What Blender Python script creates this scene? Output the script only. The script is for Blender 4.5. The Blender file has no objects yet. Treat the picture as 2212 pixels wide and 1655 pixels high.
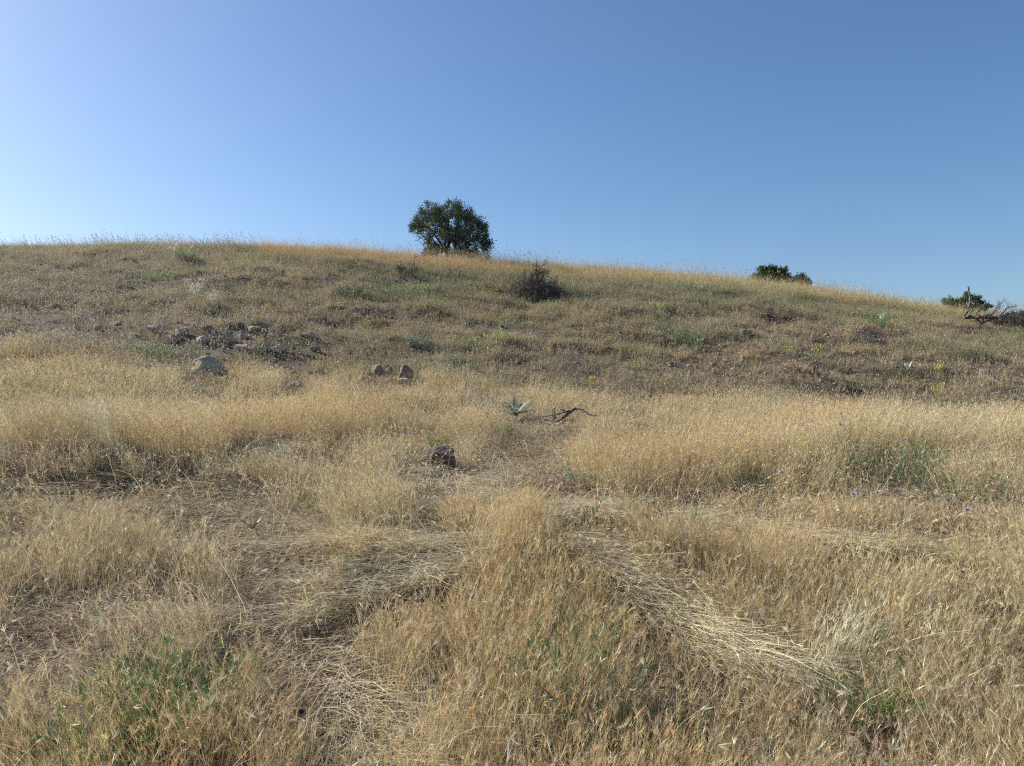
import bpy, math, random
import numpy as np
from mathutils import Vector, noise as mnoise

rng = np.random.default_rng(7)
random.seed(7)
scene = bpy.context.scene

# ------------------------------------------------------------------ camera
F = 1671.0; CX = 1106.0; CY = 827.5            # the photograph measured at 2212 x 1655
cam = bpy.data.cameras.new("camera")
cam.sensor_width = 36.0; cam.lens = 36.0 * F / 2212.0
cam.clip_start = 0.05; cam.clip_end = 6000
camo = bpy.data.objects.new("camera", cam); scene.collection.objects.link(camo)
camo.location = (0, 0, 0); camo.rotation_euler = (math.radians(90), 0, 0)
scene.camera = camo

# ------------------------------------------------------------------ light
SUN_EL, SUN_AZ = math.radians(33), math.radians(-67)     # azimuth from +Y, negative = left
world = bpy.data.worlds.new("World"); scene.world = world; world.use_nodes = True
wn = world.node_tree; wn.nodes.clear()
sky = wn.nodes.new("ShaderNodeTexSky"); sky.sky_type = 'NISHITA'; sky.sun_disc = False
sky.sun_elevation = SUN_EL; sky.sun_rotation = SUN_AZ
sky.altitude = 900; sky.air_density = 1.05; sky.dust_density = 2.3; sky.ozone_density = 4.3
bg = wn.nodes.new("ShaderNodeBackground"); bg.inputs["Strength"].default_value = 0.095
wo = wn.nodes.new("ShaderNodeOutputWorld")
hs = wn.nodes.new("ShaderNodeHueSaturation"); hs.inputs["Saturation"].default_value = 1.08
wn.links.new(sky.outputs[0], hs.inputs["Color"]); wn.links.new(hs.outputs[0], bg.inputs[0]); wn.links.new(bg.outputs[0], wo.inputs[0])
sun = bpy.data.lights.new("sun", 'SUN'); sun.energy = 4.5; sun.angle = math.radians(0.5)
sun.color = (1.0, 0.93, 0.82)
suno = bpy.data.objects.new("sun", sun); scene.collection.objects.link(suno)
sd = Vector((math.sin(SUN_AZ) * math.cos(SUN_EL), math.cos(SUN_AZ) * math.cos(SUN_EL), math.sin(SUN_EL)))
suno.rotation_euler = sd.to_track_quat('Z', 'Y').to_euler()
scene.view_settings.view_transform = 'Standard'; scene.view_settings.look = 'None'
scene.view_settings.exposure = 0.6; scene.view_settings.gamma = 1.0
scene.render.engine = 'CYCLES'
scene.cycles.use_denoising = False; scene.cycles.filter_width = 1.15
scene.cycles.max_bounces = 6; scene.cycles.transparent_max_bounces = 4

# ------------------------------------------------------------------ helpers
def tag(o, label=None, cat=None, group=None, kind=None):
    if label: o["label"] = label
    if cat: o["category"] = cat
    if group: o["group"] = group
    if kind: o["kind"] = kind
    return o

def link(name, me, mat=None, parent=None):
    o = bpy.data.objects.new(name, me); scene.collection.objects.link(o)
    if mat: me.materials.append(mat)
    if parent: o.parent = parent
    return o

def empty(name, loc=(0, 0, 0)):
    o = bpy.data.objects.new(name, None); scene.collection.objects.link(o)
    o.location = loc; o.empty_display_size = 0.1
    return o

class Acc:
    """collects quads and triangles with a colour per vertex"""
    def __init__(s): s.v = []; s.c = []; s.q = []; s.t = []; s.n = 0
    def add(s, v, c, quads=None, tris=None):
        v = np.asarray(v, float).reshape(-1, 3); c = np.asarray(c, float)
        if c.ndim == 1: c = np.broadcast_to(c, (len(v), 3))
        c = c.reshape(-1, 3)
        s.v.append(v); s.c.append(c)
        if quads is not None and len(quads): s.q.append(np.asarray(quads).reshape(-1, 4) + s.n)
        if tris is not None and len(tris): s.t.append(np.asarray(tris).reshape(-1, 3) + s.n)
        s.n += len(v)
    def mesh(s, name, smooth=False, origin=None):
        v = np.concatenate(s.v).astype(np.float32); c = np.concatenate(s.c).astype(np.float32)
        if origin is not None: v = v - np.asarray(origin, np.float32)
        q = np.concatenate(s.q) if s.q else np.zeros((0, 4), int)
        t = np.concatenate(s.t) if s.t else np.zeros((0, 3), int)
        me = bpy.data.meshes.new(name)
        me.vertices.add(len(v)); me.vertices.foreach_set("co", v.ravel())
        idx = np.concatenate([q.ravel(), t.ravel()]).astype(np.int32)
        me.loops.add(len(idx)); me.loops.foreach_set("vertex_index", idx)
        st = np.concatenate([np.arange(len(q)) * 4, len(q) * 4 + np.arange(len(t)) * 3]).astype(np.int32)
        me.polygons.add(len(st)); me.polygons.foreach_set("loop_start", st)
        if smooth: me.polygons.foreach_set("use_smooth", np.ones(len(st), bool))
        a = me.color_attributes.new("tint", 'FLOAT_COLOR', 'POINT')
        rgba = np.ones((len(v), 4), np.float32); rgba[:, :3] = np.clip(c, 0, 1)
        a.data.foreach_set("color", rgba.ravel())
        me.update(calc_edges=True)
        return me

def _hash(i, j, seed):
    h = (i * 374761393 + j * 668265263 + seed * 1274126177) & 0xffffffff
    h = ((h ^ (h >> 13)) * 1274126177) & 0xffffffff
    return ((h ^ (h >> 16)) & 0xffff) / 65535.0
def vnoise(x, y, seed=0):
    x = np.asarray(x, float); y = np.asarray(y, float)
    i = np.floor(x).astype(np.int64); j = np.floor(y).astype(np.int64)
    fx = x - i; fy = y - j
    fx = fx * fx * (3 - 2 * fx); fy = fy * fy * (3 - 2 * fy)
    a = _hash(i, j, seed); b = _hash(i + 1, j, seed); c = _hash(i, j + 1, seed); d = _hash(i + 1, j + 1, seed)
    return (a * (1 - fx) + b * fx) * (1 - fy) + (c * (1 - fx) + d * fx) * fy
def fbm(x, y, seed=0, oct=3):
    s = 0; a = 0.5; t = 0
    for k in range(oct):
        s = s + a * vnoise(x * 2 ** k + 17.3 * k, y * 2 ** k - 9.1 * k, seed + k); t += a; a *= 0.55
    return s / t
def sstep(a, b, x):
    t = np.clip((np.asarray(x, float) - a) / (b - a), 0, 1); return t * t * (3 - 2 * t)

# ------------------------------------------------------------------ the hill
# height (camera = 0) at distances along the view, for five columns of the view
TD = np.array([-6, 0, 2.5, 4.5, 7, 10, 13, 16, 20, 24, 28, 32, 38, 50, 80, 200], float)
TU = np.array([-1.0, -0.662, -0.331, 0.0, 0.331, 0.662, 1.0])
TZ = np.array([
 [-2.3, -1.55, -1.22, -.93, -.47, .05, .62, 1.45, 2.72, 3.95, 4.72, 5.05, 5.0, 4.2, 0, -14],
 [-2.3, -1.55, -1.22, -.93, -.47, .05, .62, 1.45, 2.72, 3.95, 4.76, 5.10, 5.0, 4.2, 0, -14],
 [-2.3, -1.55, -1.23, -.96, -.56, -.13, .33, 1.15, 2.45, 3.80, 4.78, 5.10, 5.0, 4.0, 0, -14],
 [-2.3, -1.55, -1.25, -1.0, -.68, -.35, -.02, .76, 1.98, 3.15, 4.08, 4.62, 4.7, 4.0, 0, -14],
 [-2.3, -1.55, -1.25, -1.01, -.73, -.47, -.22, .50, 1.60, 2.62, 3.34, 3.72, 3.6, 2.6, -1, -14],
 [-2.3, -1.55, -1.25, -1.02, -.76, -.55, -.33, .20, .95, 1.60, 2.02, 2.28, 2.1, 1.0, -3, -14],
 [-2.3, -1.55, -1.25, -1.02, -.78, -.60, -.42, .00, .50, .90, 1.15, 1.25, 1.0, 0, -5, -14]])
def _cat(p0, p1, p2, p3, t0, t1, t2, t3, t):
    m1 = (p2 - p0) / (t2 - t0); m2 = (p3 - p1) / (t3 - t1); h = t2 - t1; s = (t - t1) / h
    return ((2*s**3-3*s**2+1)*p1 + (s**3-2*s**2+s)*h*m1 + (-2*s**3+3*s**2)*p2 + (s**3-s**2)*h*m2)
def base_h(x, y):
    x = np.asarray(x, float); y = np.asarray(y, float)
    d = np.clip(y, -6, 200)
    u = np.clip(x / np.maximum(np.sqrt(y * y + 1.0), 1.0), -1, 1)
    nD = len(TD); nU = len(TU)
    k = np.clip(np.searchsorted(TD, d, side='right') - 1, 0, nD - 2)
    k0 = np.maximum(k - 1, 0); k3 = np.minimum(k + 2, nD - 1)
    def col(j):
        t0 = np.where(k == 0, TD[0] - 1, TD[k0]); t3 = np.where(k == nD - 2, TD[-1] + 1, TD[k3])
        return _cat(TZ[j, k0], TZ[j, k], TZ[j, k + 1], TZ[j, k3], t0, TD[k], TD[k + 1], t3, d)
    j = np.clip(np.searchsorted(TU, u, side='right') - 1, 0, nU - 2)
    j0 = np.maximum(j - 1, 0); j3 = np.minimum(j + 2, nU - 1)
    t0 = np.where(j == 0, TU[0] - .3, TU[j0]); t3 = np.where(j == nU - 2, TU[-1] + .3, TU[j3])
    return _cat(col(j0), col(j), col(j + 1), col(j3), t0, TU[j], TU[j + 1], t3, u)
BUMPS = []
def ground_h(x, y):
    x = np.asarray(x, float); y = np.asarray(y, float)
    z = base_h(x, y)
    r = np.hypot(x, y); ridge = sstep(25, 29, y)
    z = z + (fbm(x * .9, y * .9, 3, 3) - .5) * .24 * sstep(1, 3, r) * (1 - .6 * ridge)
    z = z + (fbm(x * .32, y * .45, 31, 2) - .5) * .34 * sstep(5, 9, r) * (1 - .65 * ridge)
    scr = sstep(12, 15, y) * (1 - ridge)
    z = z + (fbm(x * 1.1, y * 2.2, 11, 4) - .5) * .30 * scr
    for bx, by, rx, ry, h in BUMPS:
        q = ((x - bx) / rx) ** 2 + ((y - by) / ry) ** 2
        z = z + h * np.exp(-q)
    far = sstep(60, 300, r)
    z = z + far * (fbm(x * .004, y * .004, 5, 3) - .5) * 12
    return z
_DS = np.concatenate([np.linspace(1.2, 8, 500), np.linspace(8, 45, 900)])
def at(X, Y, dmax=45):
    """ground point seen in the photograph at pixel (X, Y)"""
    dx = (X - CX) / F; dz = (CY - Y) / F
    zs = ground_h(dx * _DS, _DS); hit = np.where(zs >= dz * _DS)[0]
    d = _DS[hit[0]] if len(hit) else 30.0
    return np.array([dx * d, d, float(ground_h(dx * d, d))])
def on(X, d):
    x = (X - CX) / F * d
    return np.array([x, d, float(ground_h(x, d))])
def px(x, y, z):
    yy = np.maximum(y, .3)
    return CX + F * x / yy, CY - F * z / yy

for X, Y, rx, ry, h in ((1262, 1150, .22, .14, .16), (1128, 1225, .30, .22, .13), (700, 1210, .5, .2, .08),
                        (880, 1290, .5, .14, .08), (330, 1230, .7, .3, .06), (940, 1040, .4, .25, -.04),
                        (1200, 1065, .25, .16, -.08), (470, 1195, .3, .15, -.05),
                        (1480, 1030, .9, .45, .10), (1750, 1020, 1.0, .5, .12), (2050, 1020, 1.0, .5, .12), (250, 1005, 1.1, .5, .10), (40, 1000, .9, .5, .08), (640, 960, .9, .5, .08)):
    p = at(X, Y); BUMPS.append((p[0], p[1], rx, ry, h))

# ------------------------------------------------------------------ materials
def nodes(name):
    m = bpy.data.materials.new(name); m.use_nodes = True
    t = m.node_tree; t.nodes.clear(); return m, t
def N(t, typ, **kw):
    n = t.nodes.new(typ)
    for k, v in kw.items():
        if hasattr(n, k): setattr(n, k, v)
        else: n.inputs[k].default_value = v
    return n
def tint_material(name, transl=0.35, gloss=0.0, rough=.5, jitter=.25, scale=30):
    m, t = nodes(name)
    at_ = N(t, "ShaderNodeAttribute", attribute_name="tint")
    no = N(t, "ShaderNodeTexNoise"); no.inputs["Scale"].default_value = scale; no.inputs["Detail"].default_value = 2
    co = N(t, "ShaderNodeTexCoord"); t.links.new(co.outputs["Object"], no.inputs["Vector"])
    mr = N(t, "ShaderNodeMapRange"); mr.inputs["To Min"].default_value = 1 - jitter; mr.inputs["To Max"].default_value = 1 + jitter
    t.links.new(no.outputs[0], mr.inputs["Value"])
    mu = N(t, "ShaderNodeVectorMath", operation='SCALE')
    t.links.new(at_.outputs["Color"], mu.inputs[0]); t.links.new(mr.outputs[0], mu.inputs["Scale"])
    df = N(t, "ShaderNodeBsdfDiffuse"); t.links.new(mu.outputs[0], df.inputs["Color"])
    out = N(t, "ShaderNodeOutputMaterial"); last = df
    if transl > 0:
        tr = N(t, "ShaderNodeBsdfTranslucent"); t.links.new(mu.outputs[0], tr.inputs["Color"])
        mx = N(t, "ShaderNodeMixShader"); mx.inputs[0].default_value = transl
        t.links.new(df.outputs[0], mx.inputs[1]); t.links.new(tr.outputs[0], mx.inputs[2]); last = mx
    if gloss > 0:
        gl = N(t, "ShaderNodeBsdfGlossy"); gl.inputs["Roughness"].default_value = rough
        mx = N(t, "ShaderNodeMixShader"); mx.inputs[0].default_value = gloss
        t.links.new(last.outputs[0], mx.inputs[1]); t.links.new(gl.outputs[0], mx.inputs[2]); last = mx
    t.links.new(last.outputs[0], out.inputs[0])
    return m
M_grass = tint_material("dry_straw", .30, 0, .4, .12)
M_leaf = tint_material("leaf", .25, .05, .4, .2)
M_oakleaf = tint_material("oak_leaf", .2, .02, .5, .25, 8)
M_petal = tint_material("petal", .35, 0)
def bark_material(name, c1, c2, sc=18):
    m, t = nodes(name)
    co = N(t, "ShaderNodeTexCoord"); mp = N(t, "ShaderNodeMapping"); mp.inputs["Scale"].default_value = (1, 1, .35)
    no = N(t, "ShaderNodeTexNoise"); no.inputs["Scale"].default_value = sc; no.inputs["Detail"].default_value = 6
    t.links.new(co.outputs["Object"], mp.inputs[0]); t.links.new(mp.outputs[0], no.inputs["Vector"])
    cr = N(t, "ShaderNodeValToRGB"); cr.color_ramp.elements[0].position = .35; cr.color_ramp.elements[1].position = .65
    cr.color_ramp.elements[0].color = (*c1, 1); cr.color_ramp.elements[1].color = (*c2, 1)
    t.links.new(no.outputs[0], cr.inputs[0])
    b = N(t, "ShaderNodeBsdfPrincipled"); b.inputs["Roughness"].default_value = .85
    t.links.new(cr.outputs[0], b.inputs["Base Color"])
    bp = N(t, "ShaderNodeBump"); bp.inputs["Strength"].default_value = .6; bp.inputs["Distance"].default_value = .02
    t.links.new(no.outputs[0], bp.inputs["Height"]); t.links.new(bp.outputs[0], b.inputs["Normal"])
    out = N(t, "ShaderNodeOutputMaterial"); t.links.new(b.outputs[0], out.inputs[0]); return m
M_bark = bark_material("oak_bark", (.05, .04, .033), (.11, .09, .075))
M_dead = bark_material("dead_wood", (.075, .06, .05), (.20, .17, .145), 25)
M_pale = bark_material("weathered_wood", (.22, .2, .17), (.42, .4, .36), 25)
def rock_material(name, c1, c2, c3):
    m, t = nodes(name)
    co = N(t, "ShaderNodeTexCoord")
    no = N(t, "ShaderNodeTexNoise"); no.inputs["Scale"].default_value = 9; no.inputs["Detail"].default_value = 8; no.inputs["Roughness"].default_value = .65
    t.links.new(co.outputs["Object"], no.inputs["Vector"])
    cr = N(t, "ShaderNodeValToRGB"); e = cr.color_ramp.elements
    e[0].position = .3; e[0].color = (*c1, 1); e[1].position = .7; e[1].color = (*c3, 1)
    e2 = cr.color_ramp.elements.new(.5); e2.color = (*c2, 1)
    t.links.new(no.outputs[0], cr.inputs[0])
    b = N(t, "ShaderNodeBsdfPrincipled"); b.inputs["Roughness"].default_value = .9
    t.links.new(cr.outputs[0], b.inputs["Base Color"])
    n2 = N(t, "ShaderNodeTexNoise"); n2.inputs["Scale"].default_value = 40; n2.inputs["Detail"].default_value = 6
    t.links.new(co.outputs["Object"], n2.inputs["Vector"])
    bp = N(t, "ShaderNodeBump"); bp.inputs["Strength"].default_value = .7; bp.inputs["Distance"].default_value = .015
    t.links.new(n2.outputs[0], bp.inputs["Height"]); t.links.new(bp.outputs[0], b.inputs["Normal"])
    out = N(t, "ShaderNodeOutputMaterial"); t.links.new(b.outputs[0], out.inputs[0]); return m
M_rock = rock_material("grey_limestone", (.23, .175, .12), (.37, .30, .22), (.50, .43, .33))
M_rockb = rock_material("brown_stone", (.15, .10, .075), (.26, .19, .145), (.36, .28, .22))
M_rockd = rock_material("dark_stone", (.06, .045, .036), (.12, .092, .075), (.2, .16, .13))

# ground
def ground_material():
    m, t = nodes("earth")
    co = N(t, "ShaderNodeTexCoord")
    n1 = N(t, "ShaderNodeTexNoise"); n1.inputs["Scale"].default_value = 14; n1.inputs["Detail"].default_value = 9; n1.inputs["Roughness"].default_value = .7
    n2 = N(t, "ShaderNodeTexNoise"); n2.inputs["Scale"].default_value = 1.3; n2.inputs["Detail"].default_value = 4
    for n in (n1, n2): t.links.new(co.outputs["Object"], n.inputs["Vector"])
    cr = N(t, "ShaderNodeValToRGB"); e = cr.color_ramp.elements
    e[0].position = .33; e[0].color = (.040, .027, .02, 1); e[1].position = .72; e[1].color = (.28, .20, .125, 1)
    k = cr.color_ramp.elements.new(.52); k.color = (.115, .075, .05, 1)
    t.links.new(n1.outputs[0], cr.inputs[0])
    at_ = N(t, "ShaderNodeAttribute", attribute_name="tint")
    mx = N(t, "ShaderNodeMix", data_type='RGBA', blend_type='MULTIPLY'); mx.inputs[0].default_value = 1
    t.links.new(cr.outputs[0], mx.inputs[6]); t.links.new(at_.outputs["Color"], mx.inputs[7])
    mr = N(t, "ShaderNodeMapRange"); mr.inputs["To Min"].default_value = .9; mr.inputs["To Max"].default_value = 1.9
    t.links.new(n2.outputs[0], mr.inputs[0])
    sc_ = N(t, "ShaderNodeVectorMath", operation='SCALE'); t.links.new(mx.outputs[2], sc_.inputs[0]); t.links.new(mr.outputs[0], sc_.inputs["Scale"])
    b = N(t, "ShaderNodeBsdfPrincipled"); b.inputs["Roughness"].default_value = .95
    t.links.new(sc_.outputs[0], b.inputs["Base Color"])
    bp = N(t, "ShaderNodeBump"); bp.inputs["Strength"].default_value = .9; bp.inputs["Distance"].default_value = .03
    t.links.new(n1.outputs[0], bp.inputs["Height"]); t.links.new(bp.outputs[0], b.inputs["Normal"])
    out = N(t, "ShaderNodeOutputMaterial"); t.links.new(b.outputs[0], out.inputs[0]); return m

# ------------------------------------------------------------------ what grows where
# strokes over the slope, drawn where the photograph shows them and fixed to the ground there:
# points (X, Y, radius), with the changes they make to the grass
STR = []
def stroke(pts, asp=2.2, **kw): STR.append((np.array(pts, float), asp, kw))
L = dict
# bands of fallen straw
stroke([(1215,1290,22),(1400,1415,34),(1560,1520,36)], 1.5, len=.6, dens=.5)
stroke([(1185,1180,18),(1260,1232,28),(1360,1300,34),(1470,1370,38),(1570,1430,38),(1680,1488,30)], 1.5, lodge=.97, pile=.13, tone='pale', dens=2.6, follow=1, messy=.08, len=1.15)
stroke([(1000,1185,14),(905,1204,20),(840,1234,22),(770,1252,18)], 1.8, lodge=.93, pile=.08, tone='pale', dens=2.3, follow=1, len=1.2)
stroke([(1000,1215,20),(850,1260,20),(740,1290,20)], 2, dens=.5, len=.6, bare=.4, lodge=.85, messy=1)
stroke([(1000,1310,26),(860,1350,34),(720,1400,36)], 1.8, dens=.4, len=.7, bare=.4, lodge=.85, messy=1)
stroke([(1060,1215,14),(960,1250,18),(880,1288,20),(800,1315,20),(690,1350,20)], 1.8, lodge=.93, pile=.09, tone='pale', dens=2.4, follow=1, len=1.2)
stroke([(1330,1100,16),(1270,1125,30),(1200,1160,20)], 1.8, lodge=.92, pile=.06, tone='pale', dens=1.8, follow=1)
stroke([(900,1030,18),(960,1048,22),(1030,1062,22)], 2.5, lodge=.95, pile=.05, tone='pale', dens=1.6, follow=1)
stroke([(1180,935,24),(1130,1010,36),(1090,1080,44),(1060,1130,30)], 3, lodge=.6, dens=.7, tone='tan', messy=1, len=.6)
for X, Y, q in ((1100,1045,11),(1165,1075,12),(1060,1085,10),(1240,1060,10),(1130,1105,9),(1010,1060,8),(1190,1110,9),(1090,1120,9)): stroke([(X, Y, q)], 2.6, dens=.04, bare=1, len=.4)
stroke([(900,1075,34),(1000,1100,40),(960,1150,28)], 2.4, lodge=.7, dens=.8, tone='grey', messy=1, len=.6)
stroke([(1440,1120,9),(1560,1140,11),(1680,1162,12),(1850,1185,9),(2030,1210,9),(2220,1225,9)], 2, lodge=.95, pile=.07, tone='pale', dens=1.6, follow=1)
stroke([(640,1430,34),(700,1510,60),(760,1590,60),(800,1680,50)], 2, lodge=.93, pile=.06, tone='pale', dens=.8, messy=1, len=1.5)
stroke([(700,1470,26),(800,1540,34),(900,1580,26)], 2, lodge=.95, pile=.05, tone='pale', dens=.6, follow=1, messy=1, len=1.5)
stroke([(0,1085,22),(120,1092,22),(260,1100,24),(380,1120,30),(520,1120,40)], 3, lodge=.9, dens=.75, tone='grey', messy=1)
stroke([(330,1010,12),(240,965,8),(150,935,8)], 2, lodge=.93, dens=.9, tone='pale', follow=1)
stroke([(480,925,9),(405,930,8),(330,915,6)], 2, lodge=.93, dens=1.1, tone='pale', follow=1)
stroke([(660,965,12),(560,985,18),(500,1010,14)], 2.4, lodge=.93, dens=1.0, tone='pale', messy=1)
stroke([(560,1170,40),(640,1260,40),(560,1330,30),(420,1330,24)], 2.4, lodge=.9, dens=.8, tone='grey', messy=1)
stroke([(640,1130,24),(700,1180,24)], 2.4, lodge=.85, dens=.9, tone='grey', messy=1)
stroke([(1010,870,10),(1180,930,14)], 2.4, tone='grey', dens=.8)
stroke([(1770,1500,34),(1850,1455,28)], 1.5, lodge=.45, az=.5, dens=2.6, tone='pale', len=1.45)
# tall standing edges and the thin shaded strips below them
stroke([(1380,985,34),(1600,985,34),(1900,965,36),(2300,965,40)], 2, len=1.55, dens=1.5, lodge=.06)
stroke([(1400,1090,24),(1600,1108,30),(1850,1105,34),(2300,1130,44)], 2, len=.55, dens=.38, lodge=.15)
stroke([(1300,1190,20),(1450,1225,28),(1650,1290,34),(1760,1360,26)], 1.6, len=1.35, dens=1.3, lodge=.05)
stroke([(60,960,22),(250,955,24),(450,965,24)], 2, len=1.4, dens=1.3, lodge=.2)
stroke([(0,1062,20),(250,1066,22),(420,1068,18)], 2, len=.5, dens=.35)
stroke([(560,1010,16),(740,1020,18)], 2, len=.5, dens=.4, tone='pale', lodge=.8)
stroke([(0,875,14),(200,868,14),(420,880,14)], 2, len=1.2, dens=1.3)
stroke([(800,1050,26),(830,1110,30)], 1.8, len=1.35, dens=1.3, lodge=.08)
stroke([(150,1210,34),(300,1250,30)], 2, len=1.3, dens=1.4, lodge=.2)
stroke([(1150,1290,40),(1250,1340,40)], 1.8, len=1.3, dens=1.25, lodge=.05)
stroke([(1060,1040,30),(1180,1060,42),(1240,1080,30),(1130,1120,26)], 2, len=.55, dens=.5, lodge=.75, messy=1, tone='grey')
stroke([(1190,1055,16)], 2.6, dens=.06, bare=1, len=.4)
stroke([(900,1050,22),(990,1066,24)], 2.4, lodge=.95, pile=.04, tone='pale', dens=1.3, follow=1, len=.9)
stroke([(470,1190,34),(540,1200,34)], 2.2, dens=.3, len=.45, bare=1)
# upright humps
stroke([(1128,1165,44),(1140,1215,50)], 1.35, lodge=.10, dens=1.9, tone='orange', len=1.15)
stroke([(1010,1130,34)], 1.8, lodge=.25, dens=1.5, tone='orange')
stroke([(640,905,30),(740,930,26)], 3, dens=1.5, tone='orange')
stroke([(250,930,26),(400,940,30)], 3, dens=1.5, tone='straw', len=1.15)
stroke([(1400,1010,60),(1520,1000,60)], 3, dens=1.3, tone='orange', len=1.1, lodge=.06)
# bare or shaded soil between
for X, Y, r, a in ((440,1172,26,2.4),(520,1055,16,2.6),(500,1190,16,3),(200,1320,18,5),(40,1430,60,1.6),(150,1470,40,2),(560,1400,24,3),(300,1390,16,4),(480,1460,14,3),(620,1372,18,3),
                   (900,1285,12,3),(1480,1262,15,3),(1800,1402,14,2.4),(985,1255,7,2),(330,1300,14,3),(850,1245,9,4.5),(300,1160,8,3),
                   (170,1050,12,4),(620,1480,26,1.6),(530,1260,12,4),(760,1360,14,3),(60,1300,16,2), (1620,1060,9,4),(1980,1070,12,5),
                   (960,1015,9,3),(1200,1040,14,2.6),(1500,1105,7,5),(1330,1215,10,2.6),(680,1620,24,1.5)):
    stroke([(X, Y, r * 1.3), (X, Y + r * 1.2, r * 1.3)], a, dens=.34, bare=.4, len=.7, lodge=.8, messy=1, tone='grey')
for X, Y, r in ((445,815,34),(445,845,22),(945,1012,32),(940,1045,24),(875,828,20),(820,812,20),(637,840,14),(1116,905,24),(1116,925,18),(1220,915,24),(1215,935,16),
                (1780,1228,14),(1506,1305,14),(604,775,20),(1268,1160,20),(418,1180,24),(665,1135,14)):
    stroke([(X, Y, r), (X, Y + r * .7, r)], 1.9, dens=.28, len=.45, lodge=.5)
# green growth in the straw
for X, Y, r, a in ((1230,1430,34,1.4),(1240,1500,40,1.3),(370,1540,34,1.3),(240,1630,22,2),(1860,1530,26,1.6),(1700,1480,16,2),
                   (1960,1020,26,3),(1620,1050,10,4),(1100,1250,20,2),(1430,1640,20,2.5),(1900,1450,16,3),(820,965,10,4),(1080,935,12,2.5),
                   (1600,1640,16,3),(60,860,26,3),(820,1090,12,3),(2100,1090,14,4)):
    stroke([(X, Y, r)], a, green=.55)
# scrub: green and yellow-green sweeps, orange grass along the ridge
GOLD_TOP = np.array([(-400,735),(0,748),(170,755),(330,775),(560,790),(700,800),(800,792),(1000,805),(1150,830),(1300,852),(1450,862),(1700,866),(1900,874),(2212,886),(2700,905)], float) + np.array([0, 30.])

TONES = dict(straw=(.69,.575,.34), pale=(.80,.72,.50), orange=(.65,.50,.265), grey=(.60,.52,.37), olive=(.36,.33,.16), green=(.13,.20,.065), tan=(.50,.40,.24), brown=(.26,.19,.11))
TONES = {k: np.array(v) for k, v in TONES.items()}

def field(x, y, z):
    X, Y = px(x, y, z); n = len(x)
    f = L(X=X, Y=Y, dens=np.ones(n), lodge=np.full(n, .16), az=rng.uniform(0, 2 * np.pi, n), pile=np.zeros(n), len=np.ones(n),
          messy=np.zeros(n), green=np.zeros(n), bare=np.zeros(n), follow=np.zeros(n))
    c = 2 * fbm(x * 1.1, y * 1.1, 21, 3) - 1; c2 = 2 * fbm(x * .6 + 5, y * .6, 41, 3) - 1
    col = TONES['straw'][None] * np.ones((n, 1))
    col = col + (TONES['orange'] - TONES['straw'])[None] * np.clip(.5 + 2.2 * c2, 0, 1)[:, None]
    col = col + (TONES['tan'] - col) * np.clip(.15 - 1.8 * c, 0, .8)[:, None]
    near = 1 - sstep(5, 9, y)
    f['dens'] *= np.clip(1.0 + 1.6 * (fbm(x * 1.7, y * 1.7, 51, 3) - .47) * 2, .12, 1.7)
    f['dens'] *= np.clip(1 + (1.2 + 1.8 * near) * (fbm(x * 7, y * 7, 53, 3) - .48) * 2, .08, 2.1)
    f['len'] *= np.clip(1 + .7 * c, .6, 1.35)
    lean = 2 * np.pi * fbm(x * .5, y * .5, 61, 2) * 1.6
    f['leanaz'] = lean
    f['lodge'] += .45 * sstep(.60, .70, fbm(x * .9 + 3, y * 1.3, 71, 3)) * (1 - sstep(9, 13, y))
    for pts, asp, k in STR:
        w = np.zeros(n); az = np.zeros(n)
        segs = [(pts[i], pts[i + 1]) for i in range(len(pts) - 1)] or [(pts[0], pts[0])]
        for a, b in segs:
            dX = b[0] - a[0]; dY = b[1] - a[1]; L2 = (dX / asp) ** 2 + dY ** 2 + 1e-9
            t = np.clip(((X - a[0]) / asp * dX / asp + (Y - a[1]) * dY) / L2, 0, 1)
            dd = np.hypot((X - a[0] - t * dX) / asp, Y - a[1] - t * dY) / (a[2] + (b[2] - a[2]) * t)
            ww = 1 - sstep(.65, 1.2, dd + .5 * (fbm(x * 5, y * 5, 81, 2) - .5))
            if k.get('follow') and L2 > 1:
                pa, pb = at(a[0], a[1]), at(b[0], b[1]); A = math.atan2(pb[1] - pa[1], pb[0] - pa[0])
                az = np.where(ww > w, A, az)
            w = np.maximum(w, ww)
        if not w.any(): continue
        if 'dens' in k:
            f['dens'] = f['dens'] * (1 - w) + w * k['dens'] * (.55 + .9 * fbm(x * 6, y * 6, 91, 2))
        for q in ('lodge', 'pile', 'len', 'messy', 'green', 'bare'):
            if q in k: f[q] = f[q] * (1 - w) + w * k[q]
        if 'tone' in k: col = col * (1 - w[:, None]) + TONES[k['tone']][None] * w[:, None]
        if k.get('follow'):
            f['leanaz'] = np.where(w > .4, az, f['leanaz']); f['follow'] = np.maximum(f['follow'], w * (1 - .6 * k.get('messy', 0)))
        if 'az' in k: f['leanaz'] = np.where(w > .4, k['az'], f['leanaz']); f['follow'] = np.maximum(f['follow'], w)
    f['col'] = col
    return f

# zones
def goldness(X, Y, x, y):
    top = np.interp(X, GOLD_TOP[:, 0], GOLD_TOP[:, 1])
    return sstep(-20, 22, Y - top + 60 * (fbm(x * 1.2, y * 1.2, 15, 3) - .5))

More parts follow.
